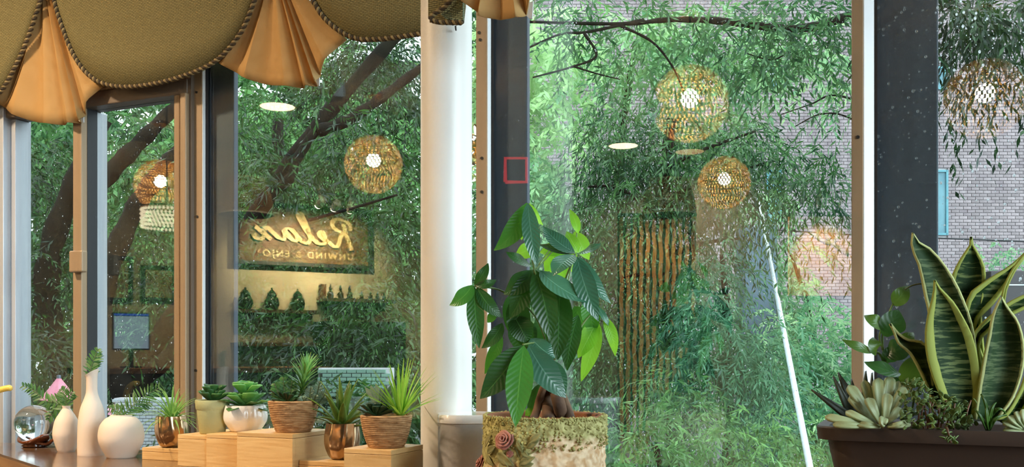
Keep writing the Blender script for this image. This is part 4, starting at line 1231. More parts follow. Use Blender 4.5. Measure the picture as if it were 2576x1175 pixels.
# pale echeveria
MT['eche'] = leaf_mat('pale_echeveria', (0.30,0.34,0.16), (0.37,0.41,0.21), (0.34,0.38,0.2), 0.15, (0.45,0.5,0.25), 0.5, 2, 0.02, 0.15)
ech = thing('echeveria', (W(*Zs((400,975)), zp-0.03).x, 1.30, RIMZ-0.018), 'pale green echeveria rosette at the left end of the trough', 'succulent')
def pe(b, t, w, dz, **k): return px_leaf(ech, Zs(b), Zs(t), w*0.53186, zp+dz, k.pop('dzt', 0.0), MT['eche'], 'spoon', solid=0.003, name='petal', **k)
for (b,t,w,dz) in (((400,960),(395,755),66,0.0),((380,960),(325,765),52,0.01),((420,960),(452,745),60,0.0),((440,960),(490,770),50,0.01),((370,965),(355,790),55,0.02),
                   ((430,965),(550,775),50,0.02),((375,960),(252,790),62,-0.01),((365,970),(258,842),50,-0.015),((430,950),(520,800),52,-0.01),
                   ((400,970),(345,850),56,-0.03),((420,975),(440,830),54,-0.03),((380,975),(240,915),44,-0.03),((370,985),(142,938),48,-0.03),((360,985),(180,975),42,-0.04),
                   ((420,975),(500,900),48,-0.03),((400,985),(300,975),40,-0.045),((440,985),(540,970),44,-0.04),((410,985),(420,985-40),46,-0.05)):
    pe(b, t, w, dz, fold=0.3, up=0.7)
# dark pointed aloe behind it
MT['aloe'] = leaf_mat('dark_aloe', (0.025,0.035,0.022), (0.05,0.065,0.04), (0.06,0.07,0.05), 0.08, (0.08,0.12,0.05), 0.5, 3, 0.03)
aloe = thing('aloe', (W(*Zs((250,960)), zp+0.03).x, 1.36, RIMZ-0.018), 'dark pointed aloe at the far left end of the trough', 'succulent')
for b, t, w, dz in (((285,960),(78,808),52,0.02),((270,940),(182,744),52,0.025),((300,930),(205,728),70,0.03),((330,930),(336,722),52,0.04),((360,930),(366,730),40,0.045),((300,940),(268,760),50,0.045)):
    px_leaf(aloe, Zs(b), Zs(t), w*0.53186, zp+dz, 0.0, MT['aloe'], 'lance', fold=0.4, solid=0.003, up=0.3)
# trailing jade with many small round leaves
MT['jade'] = leaf_mat('jade_leaf', (0.13,0.20,0.06), (0.20,0.28,0.09), (0.26,0.34,0.14), 0.25, (0.3,0.42,0.1), 0.4, 3, 0.02, 0.3)
MT['jade_stem'] = M('reddish_stem', lin(110,66,44), 0.6, col2=lin(86,60,36), vscale=40)
jade = thing('trailing_jade', (W(*Zs((640,990)), zp-0.04).x, 1.285, RIMZ-0.018), 'small leaved trailing jade spilling over the trough rim', 'succulent')
rj = random.Random(5)
src = leaf_mb((0,0,0),(0,0.0075,0.001),(0,0.015,0), 0.0125, (0,0,1), 'ovate', 0.15, 5, 6).build('leaf', MT['jade'], jade, smooth=True, solid=0.0015)
src.location = W(*Zs((640,960)), zp-0.05) - jade.location
src.data.transform(Matrix.Translation(jade.location))
first = True
spots = []
for k in range(250):
    x = rj.uniform(495, 820)
    ymin = 770 + 120*max(0, (x-560)/260) + (60 if x < 520 else 0)
    y = rj.uniform(ymin, 1005)
    spots.append((x, y, zp-0.055+rj.uniform(-0.015,0.05)))
for k in range(14): spots.append((rj.uniform(700,770), rj.uniform(1015,1070), zp-0.098))
for k in range(16): spots.append((rj.uniform(690,870), rj.uniform(870,985), zp-0.06))
for i, (x, y, z) in enumerate(spots):
    o = src if i == 0 else src.copy()
    if i: COL.objects.link(o)
    o.location = W(*Zs((x,y)), z) - jade.location
    o.rotation_euler = (rj.uniform(0.3,1.4), rj.uniform(-0.5,0.5), rj.uniform(-1.9,1.9) + YAW + math.pi)
    s = rj.uniform(0.38,0.68); o.scale = (s,s,s)
for k in range(14):
    x = rj.uniform(510,840)
    MB().tube(catmull([W(*Zs((x,1000)), zp-0.03), W(*Zs((x+rj.uniform(-20,20),930)), zp-0.04), W(*Zs((x+rj.uniform(-40,40),860)), zp-0.035)], 5), 0.0011, 5).build('stem', MT['jade_stem'], jade, smooth=True)
MB().tube(catmull([W(*Zs((715,985)), zp-0.06), W(*Zs((722,1000)), zp-0.10), W(*Zs((730,1035)), zp-0.10), W(*Zs((738,1060)), zp-0.10)], 5), 0.0013, 5).build('stem', MT['jade_stem'], jade, smooth=True)
# curved green sprout and the second rosette at the right
spr = thing('green_sprout', (W(*Zs((915,1000)), zp-0.05).x, 1.285, RIMZ-0.018), 'small arching green sprout in front of the snake plant', 'succulent')
for b, c, t, w in (((915,1000),(905,930),(905,875),34),((920,1000),(935,930),(1000,930),30),((912,1000),(925,890),(950,872),28),((905,1000),(880,930),(850,900),26),((918,960),(900,850),(880,832),26),((925,940),(960,870),(995,920),26)):
    px_leaf(spr, Zs(b), Zs(t), w*0.53186*0.8, zp-0.06, -0.01, MT['pep'], 'lance', fold=0.4, solid=0.002, ctrl=Zs(c))
ros = thing('echeveria', (W(*Zs((1075,990)), zp-0.05).x, 1.29, RIMZ-0.018), 'pale rosette in front of the snake plant at the right picture edge', 'succulent')
for b, t, w in (((1080,1000),(985,965),40),((1080,1000),(1010,935),44),((1080,1000),(1050,915),44),((1085,1000),(1085,905),44),((1090,1000),(1130,930),44),((1085,1005),(985,1000),36)):
    px_leaf(ros, Zs(b), Zs(t), w*0.53186, zp-0.06, -0.01, MT['eche'], 'spoon', fold=0.3, solid=0.0025, name='petal', up=0.8)

# ------------------------------------------------------------------ outdoors
GZ = -0.3
MT['asphalt'] = M('wet_asphalt', (0.10,0.11,0.115), 0.25, col2=(0.07,0.075,0.08), vscale=2.0, bump=0.15, bscale=60)
struct(MB().box((-60,2.12,GZ-0.2),(60,90,GZ)).build('ground', MT['asphalt']), 'wet grey paved ground outside the window')

BRICKZ = 22.0
MT['brick'] = M('grey_brown_brick', lin(158,144,146), 0.85, col2=lin(134,120,122), vscale=3, rand=0.22)
MT['brick_mass'] = M('grey_brown_brick_mass', lin(156,142,144), 0.85, col2=lin(130,116,120), vscale=4, detail=2)
MT['mortar'] = M('pale_mortar', lin(184,178,180), 0.9, col2=lin(170,164,166), vscale=6)
MT['teal'] = M('teal_window_frame', lin(92,150,160), 0.5, col2=lin(80,136,148), vscale=5)
MT['far_glass'] = M('far_window_glass', lin(110,150,160), 0.08, col2=lin(90,126,138), vscale=2)
bo = EYE + BRICKZ*FWD
bo = Vector((bo.x, bo.y, GZ))
bld = thing('brick_building', bo, 'grey brown brick building beyond the trees at the right', 'building')
def BP(u_m, h, d=0.0):
    return bo + RGT*u_m + UP*h - FWD*d
U0, U1, HB = 0.2, 16.5, 10.2
MB().obox(BP((U0+U1)/2, HB/2, -1.0), RGT*(U1-U0)/2, FWD*0.98, UP*HB/2).build('mortar_wall', MT['mortar'], bld)
# window openings: (pixel box)
wpx = [(2352,428,2384,592),(2350,168,2380,226),(1928,168,1966,226),(1928,428,1966,560)]
def to_u(px): return (px-CXP)/FPX*BRICKZ
def to_h(py): return EYE.z + (HORIZ-py)/FPX*BRICKZ - GZ
wins_b = [(to_u(a), to_h(d), to_u(c), to_h(b)) for a, b, c, d in wpx]
BL, BH, JT = 0.172, 0.062, 0.012
src_b = None
cands = []
row = 0
z = 0.02
while z < HB - 0.1:
    u = U0 + (0.5*(BL+JT) if row % 2 else 0)
    while u < U1 - BL:
        hit = any(u+BL > a-0.01 and u < c+0.01 and z+BH > b-0.01 and z < d+0.01 for a, b, c, d in wins_b)
        if not hit: cands.append((u, z, BL))
        else:
            for a, b, c, d in wins_b:
                if z+BH > b-0.01 and z < d+0.01:
                    if u < a-0.03 < u+BL: cands.append((u, z, a-u))
                    if u+BL > c+0.03 > u: cands.append((c, z, u+BL-c))
        u += BL + JT
    z += BH + JT
    row += 1
# bricks seen clear through the right-hand pane are picked out one by one
def seen(c):
    px = CXP + (c[0]+BL/2)/BRICKZ*FPX; py = HORIZ - (c[1]+GZ-EYE.z)/BRICKZ*FPX
    return 2395 < px < 2576 and 330 < py < 650
nearb = [c for c in cands if seen(c) and c[2] == BL]
rb = random.Random(2); rb.shuffle(nearb)
single = set(nearb[:300])
bmesh_src = MB().obox((0,0,0), RGT*BL/2, FWD*0.012, UP*BH/2)
for c in single:
    p = BP(c[0]+BL/2, c[1]+BH/2, -0.006+rb.uniform(0,0.006))
    if src_b is None:
        src_b = bmesh_src.build('brick', MT['brick'], None); src_b.parent = bld; o = src_b
    else:
        o = src_b.copy(); COL.objects.link(o)
    o.location = p - bo
mass = MB()
for c in cands:
    if c in single: continue
    mass.obox(BP(c[0]+c[2]/2, c[1]+BH/2, -0.006+rb.uniform(0,0.006)), RGT*c[2]/2, FWD*0.012, UP*BH/2)
bm_ = mass.build('bricks', MT['brick_mass'], bld); bm_['kind'] = 'stuff'
for a, b, c, d in wins_b:
    wf_ = MB()
    fr = 0.05
    wf_.obox(BP((a+c)/2, b+fr/2, 0.01), RGT*(c-a)/2, FWD*0.03, UP*fr/2).obox(BP((a+c)/2, d-fr/2, 0.01), RGT*(c-a)/2, FWD*0.03, UP*fr/2)
    wf_.obox(BP(a+fr/2, (b+d)/2, 0.01), RGT*fr/2, FWD*0.03, UP*(d-b)/2).obox(BP(c-fr/2, (b+d)/2, 0.01), RGT*fr/2, FWD*0.03, UP*(d-b)/2)
    f = wf_.build('window', MT['teal'], bld)
    MB().obox(BP((a+c)/2, (b+d)/2, 0.0), RGT*(c-a)/2, FWD*0.012, UP*(d-b)/2).build('pane', MT['far_glass'], f)
tag(MB().tube(catmull([W(1900,575,20.5), W(2140,590,20.5), W(2380,600,20.5), W(2700,612,20.5)], 6), 0.018, 6).build('power_cable', MT['gasket'], None, origin=W(2300,595,20.5)),
    'thin dark cable strung across the brick building', 'cable')

# ---- trees
FOLIAGE_COVER = 2.6     # leaf area over crown area
def foliage(parent, mat, blobs, n_scale=1.0, leaf=(0.085, 0.02), seed=1, droop=0.8, spray=0.42, per=16, name='foliage', spread=0.55):
    """hanging sprays of narrow leaflets inside measured crown lobes; one mesh"""
    rg = np.random.default_rng(seed)
    Vs, Ts = [], []
    for (px, py, rx, ry, zc, dens, tint) in blobs:
        c = np.array(W(px, py, zc))
        Rx, Ry = rx*zc/FPX, ry*zc/FPX
        Rz = max(0.35, 0.55*Rx)
        n = int(dens*n_scale*max(8, FOLIAGE_COVER*Rx*Ry*math.pi/(per*0.5*leaf[0]*leaf[1])))
        d = rg.normal(size=(n,3)); d /= np.linalg.norm(d, axis=1)[:,None]
        r = rg.random(n)**0.45
        loc = d*r[:,None]
        p0 = c + loc[:,0:1]*Rx*np.array(RGT) + loc[:,1:2]*Rz*np.array(FWD) + loc[:,2:3]*Ry*np.array(UP)
        dirs = rg.normal(size=(n,3)); dirs[:,2] *= 0.35
        dirs += d@np.stack([np.array(RGT),np.array(FWD),np.array(UP)])*0.5
        dirs /= np.linalg.norm(dirs, axis=1)[:,None]
        L = spray*(0.6+0.8*rg.random(n))
        tbase = np.clip(tint + rg.normal(size=n)*0.17 + 0.14*loc[:,2], 0, 1)  # lit and dark sprays put into the tint, lobe tops lighter
        t = (np.arange(per)+0.5)/per
        dn = np.array([0,0,-1.0])
        P = p0[:,None,:] + dirs[:,None,:]*(L[:,None]*t)[:,:,None] + dn*(droop*L[:,None]*t**2)[:,:,None]
        T = dirs[:,None,:] + dn*(2*droop*t)[None,:,None]
        T /= np.linalg.norm(T, axis=2)[:,:,None]
        side = np.cross(T, rg.normal(size=(n,1,3))); side /= np.linalg.norm(side, axis=2)[:,:,None]+1e-9
        sgn = np.where(np.arange(per)%2 == 0, 1.0, -1.0)[None,:,None]
        ld = T*0.75 + side*sgn*spread + dn*0.25*(droop) + rg.normal(size=P.shape)*0.18
        ld /= np.linalg.norm(ld, axis=2)[:,:,None]
        nn = np.cross(ld, rg.normal(size=P.shape)); nn /= np.linalg.norm(nn, axis=2)[:,:,None]+1e-9
        ll = leaf[0]*(0.6+0.8*rg.random(P.shape[:2]))[:,:,None]
        ww = leaf[1]*0.5*(0.7+0.6*rg.random(P.shape[:2]))[:,:,None]
        q = np.stack([P, P+ld*ll*0.45+nn*ww, P+ld*ll, P+ld*ll*0.45-nn*ww], axis=2)
        Vs.append(q.reshape(-1,3))
        Ts.append(np.repeat(np.clip(tbase[:,None]+rg.normal(size=P.shape[:2])*0.08,0,1).reshape(-1), 4))
    Vv = np.concatenate(Vs) - np.array(root_of(parent).location); Tt = np.concatenate(Ts)
    nq = len(Vv)//4
    me = bpy.data.meshes.new(name)
    me.vertices.add(len(Vv)); me.vertices.foreach_set('co', Vv.astype(np.float32).ravel())
    me.loops.add(nq*4); me.loops.foreach_set('vertex_index', np.arange(nq*4, dtype=np.int32))
    me.polygons.add(nq); me.polygons.foreach_set('loop_start', np.arange(0, nq*4, 4, dtype=np.int32))
    me.update(calc_edges=True)
    a = me.attributes.new('tint', 'FLOAT', 'POINT'); a.data.foreach_set('value', Tt.astype(np.float32))
    me.materials.append(MT[mat])
    o = bpy.data.objects.new(name, me); COL.objects.link(o); o.parent = parent
    o['kind'] = 'stuff'
    return nq

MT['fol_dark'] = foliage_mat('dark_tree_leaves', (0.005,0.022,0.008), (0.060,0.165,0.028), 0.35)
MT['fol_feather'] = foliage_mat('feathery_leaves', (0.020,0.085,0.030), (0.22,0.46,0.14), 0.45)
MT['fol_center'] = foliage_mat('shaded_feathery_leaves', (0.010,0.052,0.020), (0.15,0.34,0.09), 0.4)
MT['fol_pale'] = foliage_mat('haze_pale_leaves', (0.11,0.30,0.15), (0.56,0.78,0.36), 0.5)  # hazy whitening of the far greenery is put into these colours
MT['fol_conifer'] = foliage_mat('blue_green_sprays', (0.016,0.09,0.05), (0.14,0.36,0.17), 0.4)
MT['tree_bark'] = M('wet_tree_bark', (0.014,0.011,0.008), 0.95, spec=0.1, col2=(0.007,0.006,0.0045), vscale=8, stretch=(1,1,0.3), bump=0.6, bscale=20)
def limb(parent, path, r0, r1, z, name='branch', seg=8):
    P = catmull([W(p[0], p[1], z + (p[2] if len(p) > 2 else 0)) for p in path], 6)
    n = len(P)
    MB().tube(P, [(r0+(r1-r0)*i/(n-1))*(1+0.12*math.sin(i*1.7)) for i in range(n)], seg).build(name, MT['tree_bark'], parent, smooth=True)
def tree_thing(px, z, label):
    p = W(px, HORIZ, z); p.z = GZ
    return thing('tree', p, label, 'tree', 'trees outside the window')

quads = 0
tA = tree_thing(330, 7.6, 'big dark leaning tree with long slanting trunk behind the left windows')
limb(tA, [(250,1480),(270,1200),(320,1000),(400,850),(520,690),(640,545),(780,340),(960,130),(1080,10)], 0.10, 0.045, 7.6, 'trunk', 12)
limb(tA, [(180,1400),(170,1000),(120,800),(130,620),(200,430),(260,300)], 0.13, 0.07, 8.0, 'trunk', 12)
limb(tA, [(330,1020),(262,860),(262,720),(330,545),(390,450),(470,360),(560,270)], 0.10, 0.05, 7.4)
limb(tA, [(215,500),(290,420),(370,340),(450,260)], 0.09, 0.05, 7.8)
limb(tA, [(800,330),(880,300),(960,245),(1060,170),(1150,110)], 0.05, 0.03, 7.5)
limb(tA, [(700,480),(735,440),(745,400),(790,330)], 0.04, 0.03, 7.4)
limb(tA, [(330,980),(420,900),(480,820)], 0.08, 0.05, 7.5)
limb(tA, [(640,640),(700,590),(760,560),(900,520),(1000,490)], 0.02, 0.008, 7.0)
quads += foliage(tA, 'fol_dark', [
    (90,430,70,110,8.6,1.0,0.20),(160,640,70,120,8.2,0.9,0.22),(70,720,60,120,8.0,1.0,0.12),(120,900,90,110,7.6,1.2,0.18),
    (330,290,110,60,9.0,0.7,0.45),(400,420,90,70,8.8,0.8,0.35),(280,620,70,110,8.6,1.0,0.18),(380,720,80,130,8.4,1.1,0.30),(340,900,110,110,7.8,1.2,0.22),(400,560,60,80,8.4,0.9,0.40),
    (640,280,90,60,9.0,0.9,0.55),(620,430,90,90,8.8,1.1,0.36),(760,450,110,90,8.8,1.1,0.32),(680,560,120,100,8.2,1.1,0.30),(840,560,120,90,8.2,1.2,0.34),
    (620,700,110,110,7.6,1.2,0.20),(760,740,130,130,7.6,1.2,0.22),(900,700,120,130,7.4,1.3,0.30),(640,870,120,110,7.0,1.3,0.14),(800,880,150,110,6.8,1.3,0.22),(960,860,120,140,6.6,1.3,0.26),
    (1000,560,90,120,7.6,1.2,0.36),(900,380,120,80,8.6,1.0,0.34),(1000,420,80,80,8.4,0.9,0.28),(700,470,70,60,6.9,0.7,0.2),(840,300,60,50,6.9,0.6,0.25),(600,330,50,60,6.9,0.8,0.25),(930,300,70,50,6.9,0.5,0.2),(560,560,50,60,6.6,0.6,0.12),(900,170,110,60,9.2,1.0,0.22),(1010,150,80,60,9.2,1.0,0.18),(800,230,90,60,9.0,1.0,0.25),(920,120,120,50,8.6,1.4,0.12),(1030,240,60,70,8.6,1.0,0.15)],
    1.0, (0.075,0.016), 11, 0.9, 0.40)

tB = tree_thing(700, 12.5, 'bright green bushy tree further back behind the leaning tree')
limb(tB, [(700,1250),(705,900),(690,600),(700,300)], 0.16, 0.08, 13.0, 'trunk')
quads += foliage(tB, 'fol_feather', [(80,300,120,120,13,1.3,0.3),(100,520,140,140,13,1.3,0.25),(80,760,140,140,13,1.3,0.2),(330,420,160,160,13.5,1.2,0.4),(330,680,160,160,13,1.3,0.35),(360,900,160,120,12.5,1.4,0.3),
    (600,330,140,120,14,1.3,0.55),(620,600,160,170,13,1.4,0.35),(640,860,170,150,12,1.4,0.3),(800,330,130,110,14,1.1,0.6),(850,560,170,170,13,1.4,0.4),(880,840,180,170,12,1.4,0.3),
    (1020,640,150,180,13,1.4,0.4),(1040,900,150,160,12,1.4,0.35),(1000,360,110,110,14,0.9,0.5),(900,170,150,70,14,0.7,0.4)], 1.0, (0.15,0.05), 12, 0.7, 0.55)

tJ = tree_thing(420, 19.0, 'far dark green tree mass closing the view at the left')
limb(tJ, [(420,1150),(425,800),(410,500),(430,200)], 0.25, 0.1, 19.5, 'trunk')
quads += foliage(tJ, 'fol_feather', [(20,420,150,160,19,1.6,0.12),(60,700,170,200,19,1.6,0.08),(120,950,200,120,18,1.6,0.08),(300,450,170,150,19,1.6,0.2),(330,750,180,200,19,1.6,0.12),(520,550,170,200,19,1.6,0.15),(600,850,200,160,18,1.6,0.1),
    (700,420,170,150,19,1.4,0.3),(760,700,180,200,19,1.6,0.15),(950,600,160,220,19,1.6,0.2),(980,880,180,160,18,1.6,0.15),(880,240,160,120,19,1.6,0.15),(620,260,130,110,19,1.5,0.2),(1040,300,120,160,19,1.5,0.2),(760,330,150,120,19,1.5,0.15),(1180,90,100,110,19,1.6,0.15),(1180,280,90,160,19,1.6,0.15),(1180,560,90,200,19,1.5,0.12),(1190,880,90,180,18,1.5,0.1),(120,330,150,120,19,1.4,0.15),(380,320,120,110,19,1.4,0.2)], 1.0, (0.24,0.10), 13, 0.5, 0.8)

tC = tree_thing(1690, 7.0, 'feathery drooping tree in the middle of the big rainy pane')
limb(tC, [(1690,1500),(1695,1100),(1685,800),(1680,560),(1675,420),(1690,300)], 0.07, 0.035, 7.2, 'trunk', 10)
for path in ([(1685,500),(1760,460),(1860,430),(1960,400)],[(1683,560),(1600,500),(1540,470),(1480,470)],[(1680,420),(1760,380),(1900,330)],[(1688,640),(1780,610),(1860,600)],[(1688,700),(1620,690),(1560,700)]):
    limb(tC, path, 0.022, 0.008, 7.0)
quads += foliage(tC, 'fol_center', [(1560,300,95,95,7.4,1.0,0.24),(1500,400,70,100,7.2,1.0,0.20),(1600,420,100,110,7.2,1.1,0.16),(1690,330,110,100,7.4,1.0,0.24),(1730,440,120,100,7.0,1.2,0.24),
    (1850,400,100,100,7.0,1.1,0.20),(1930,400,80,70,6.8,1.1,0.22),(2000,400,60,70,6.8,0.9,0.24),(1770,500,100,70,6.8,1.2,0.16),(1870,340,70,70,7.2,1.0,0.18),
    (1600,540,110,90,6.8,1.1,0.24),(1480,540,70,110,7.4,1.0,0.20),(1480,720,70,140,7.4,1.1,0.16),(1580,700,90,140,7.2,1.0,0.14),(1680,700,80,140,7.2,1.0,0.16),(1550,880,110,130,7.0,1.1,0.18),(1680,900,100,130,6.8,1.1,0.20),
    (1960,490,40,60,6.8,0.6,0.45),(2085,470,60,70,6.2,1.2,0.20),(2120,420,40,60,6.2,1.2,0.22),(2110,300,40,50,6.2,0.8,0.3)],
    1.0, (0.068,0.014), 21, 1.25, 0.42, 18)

tD = tree_thing(1830, 6.2, 'blue green conifer rising below the feathery tree')
limb(tD, [(1830,1500),(1832,1100),(1828,800),(1815,640)], 0.05, 0.015, 6.4, 'trunk', 8)
quads += foliage(tD, 'fol_conifer', [(1800,650,45,45,6.4,1.1,0.24),(1790,700,60,70,6.2,1.2,0.26),(1770,800,70,80,6.0,1.3,0.26),(1830,860,100,100,6.0,1.3,0.36),(1900,900,80,100,5.8,1.2,0.50),(1790,940,110,100,5.8,1.3,0.34),(1930,1000,70,80,5.6,1.1,0.55)],
    1.0, (0.06,0.012), 31, 1.0, 0.30, 18)

tE = tree_thing(2060, 12.0, 'pale blue green bush against the brick building')
limb(tE, [(2050,1220),(2060,1000),(2040,800),(1990,640)], 0.06, 0.02, 12.2, 'trunk', 8)
quads += foliage(tE, 'fol_pale', [(1985,640,50,70,12.5,0.9,0.22),(1960,720,40,70,12.5,0.9,0.20),(2010,770,80,70,12,1.3,0.16),(2060,860,100,100,11.5,1.4,0.14),(1990,900,90,110,11,1.4,0.18),(2100,980,90,120,11,1.4,0.10),(2020,1060,120,100,10.5,1.4,0.14),(1925,540,40,70,12.5,0.8,0.35),(2130,1110,70,80,10,1.2,0.2),(2520,650,60,40,14,0.9,0.2)],
    1.0, (0.10,0.028), 41, 0.6, 0.4, 14)

tF = tree_thing(1560, 16.0, 'pale bright green tree far behind the feathery tree')
limb(tF, [(1560,1150),(1570,800),(1560,400),(1600,100)], 0.14, 0.05, 16.5, 'trunk', 8)
quads += foliage(tF, 'fol_pale', [(1400,110,90,70,16,1.2,0.75),(1400,270,60,60,16,0.8,0.75),(1430,340,70,60,16,1.0,0.75),(1600,130,120,80,16,1.2,0.42),(1760,110,130,80,16,1.2,0.40),(1890,150,120,90,16,1.1,0.40),(1720,200,120,70,16,1.1,0.38),(1500,260,60,60,16,0.5,0.4),(1990,120,110,80,16,0.9,0.35),(2080,200,60,90,16,0.9,0.38),
    (1390,500,80,120,16,1.2,0.35),(1400,700,80,140,15,1.3,0.25),(1480,900,140,140,14,1.4,0.12),(1640,800,160,200,14,1.3,0.10),(1380,930,90,140,14,1.3,0.15),(1560,620,120,110,15,1.2,0.12),(1780,330,100,80,16,1.0,0.30),(1300,600,60,300,16,1.2,0.15),(1290,180,110,200,17,1.6,0.7),(1300,500,120,220,17,1.6,0.5),(1300,850,130,200,17,1.6,0.4),(1420,200,70,110,17,0.7,0.75)], 1.0, (0.16,0.055), 51, 0.6, 0.6, 14)

tG = tree_thing(2160, 5.0, 'overhanging branch of dark leaves across the top of the rainy pane')
limb(tG, [(3050,1900),(3020,900),(2860,120),(2700,-60),(2400,-40),(2140,40),(2000,72),(1800,52),(1680,50),(1560,60),(1330,55)], 0.045, 0.007, 5.4, 'trunk', 8)
limb(tG, [(1620,50),(1480,80),(1410,86),(1330,120)], 0.010, 0.005, 5.4)
limb(tG, [(1470,84),(1500,140),(1440,168),(1340,195)], 0.009, 0.005, 5.4)
limb(tG, [(1440,166),(1500,185),(1560,200)], 0.006, 0.003, 5.4)
limb(tG, [(1560,64),(1640,105),(1690,165),(1720,230)], 0.009, 0.004, 5.4)
limb(tG, [(2210,270),(2100,240),(2040,262),(1960,290)], 0.008, 0.003, 6.0)
limb(tG, [(2200,330),(2120,290),(2060,288),(2000,318)], 0.007, 0.003, 6.0)
limb(tG, [(1990,130),(1940,150),(1880,135)], 0.006, 0.003, 5.4)
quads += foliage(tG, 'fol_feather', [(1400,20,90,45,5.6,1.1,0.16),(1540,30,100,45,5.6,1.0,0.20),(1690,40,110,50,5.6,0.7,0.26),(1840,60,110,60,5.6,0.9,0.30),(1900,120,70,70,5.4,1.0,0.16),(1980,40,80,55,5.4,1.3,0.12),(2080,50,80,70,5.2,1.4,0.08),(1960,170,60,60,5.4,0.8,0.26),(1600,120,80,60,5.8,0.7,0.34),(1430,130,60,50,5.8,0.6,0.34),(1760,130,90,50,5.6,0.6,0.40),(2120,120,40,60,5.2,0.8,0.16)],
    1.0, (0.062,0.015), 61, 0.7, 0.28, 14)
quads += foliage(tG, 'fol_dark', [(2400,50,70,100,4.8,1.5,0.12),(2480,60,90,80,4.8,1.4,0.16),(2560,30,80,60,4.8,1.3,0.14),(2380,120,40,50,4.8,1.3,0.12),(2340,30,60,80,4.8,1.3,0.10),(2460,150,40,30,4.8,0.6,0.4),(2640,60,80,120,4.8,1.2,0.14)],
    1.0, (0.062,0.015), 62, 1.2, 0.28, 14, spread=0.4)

tH = tree_thing(1650, 4.6, 'low feathery fern like shrubs under the middle of the rainy pane')
limb(tH, [(1660,1500),(1665,1250),(1650,1120)], 0.03, 0.015, 4.6, 'stem', 8)
quads += foliage(tH, 'fol_feather', [(1600,1090,90,60,4.6,1.2,0.40),(1720,1060,90,60,4.8,1.2,0.34),(1620,1180,120,70,4.4,1.2,0.40),(1780,1140,110,70,4.6,1.2,0.44),(1900,1110,90,70,4.8,1.2,0.5),(1990,1160,80,60,5.0,1.1,0.5),(1480,1120,70,90,4.8,1.1,0.30),(1700,960,90,50,5.2,0.9,0.30),(2060,1120,70,60,5.2,1.0,0.4)],
    1.0, (0.055,0.011), 71, 0.9, 0.26, 18)
tI = tree_thing(640, 5.4, 'low dark shrub under the left end of the large pane')
limb(tI, [(640,1500),(642,1300),(640,1080)], 0.03, 0.015, 5.5, 'stem', 8)
quads += foliage(tI, 'fol_dark', [(640,1020,90,80,5.4,1.2,0.12),(520,1080,40,80,5.4,1.0,0.2)], 1.0, (0.07,0.017), 81, 0.8, 0.3, 14)
tK = tree_thing(880, 4.2, 'low leafy shrub in front of the pale green stone wall')
limb(tK, [(880,1600),(882,1400),(870,1120)], 0.025, 0.012, 4.2, 'stem', 8)
quads += foliage(tK, 'fol_dark', [(770,1030,110,70,4.2,1.3,0.14),(910,1020,100,60,4.2,1.3,0.3),(840,1015,70,35,4.15,2.0,0.2),(950,1010,60,40,4.15,2.0,0.3),(1020,1030,70,100,4.3,1.2,0.36),(760,1110,160,60,4.2,1.2,0.12),(960,1110,120,60,4.2,1.2,0.25)], 1.0, (0.06,0.015), 82, 0.8, 0.26, 14)
tL = tree_thing(90, 6.5, 'low dark shrub behind the crystal ball and the sliding sash')
limb(tL, [(90,1400),(92,1250),(85,1080)], 0.03, 0.015, 6.5, 'stem', 8)
quads += foliage(tL, 'fol_dark', [(60,1060,90,70,6.4,1.1,0.2),(150,1060,60,60,6.5,1.1,0.2),(215,1020,45,60,6.6,0.9,0.3)], 1.0, (0.07,0.017), 83, 0.8, 0.3, 14)
import sys; sys.stderr.write('foliage quads %d\n' % quads)

# leaning white pole
MT['pole'] = M('white_weathered_pole', (0.60,0.65,0.68), 0.5, col2=(0.46,0.52,0.55), vscale=30, stretch=(1,1,0.3))
pa, pb = W(1896,440,9.6), W(2040,1190,4.2)
dirp = (pb-pa); sg = (GZ - pb.z)/dirp.z
pg = pb + dirp*max(0, sg)
tag(MB().tube([pa, pa.lerp(pg,0.33), pa.lerp(pg,0.66), pg], 0.0155, 12).build('guy_wire_guard', MT['pole'], None, smooth=True, origin=pg),
    'leaning white pole slanting down through the greenery', 'pole')
# slate blue cabinet on the far pavement
MT['slate_blue'] = M('slate_blue_metal', lin(62,88,104), 0.5, col2=lin(52,76,92), vscale=3)
c0 = W(1902, HORIZ, 12.0); c0.z = GZ
cab = thing('utility_cabinet', c0, 'tall slate blue cabinet standing behind the leaning pole', 'cabinet')
ch = 1.2+(HORIZ-572)/FPX*12.0 - GZ
MB().obox(c0+UP*(ch/2), RGT*0.215, FWD*0.2, UP*ch/2).build('body', MT['slate_blue'], cab, bevel=0.01)
MB().obox(c0+UP*(ch/2)-FWD*0.205, RGT*0.19, FWD*0.006, UP*(ch/2-0.08)).build('door', MT['slate_blue'], cab, bevel=0.006)
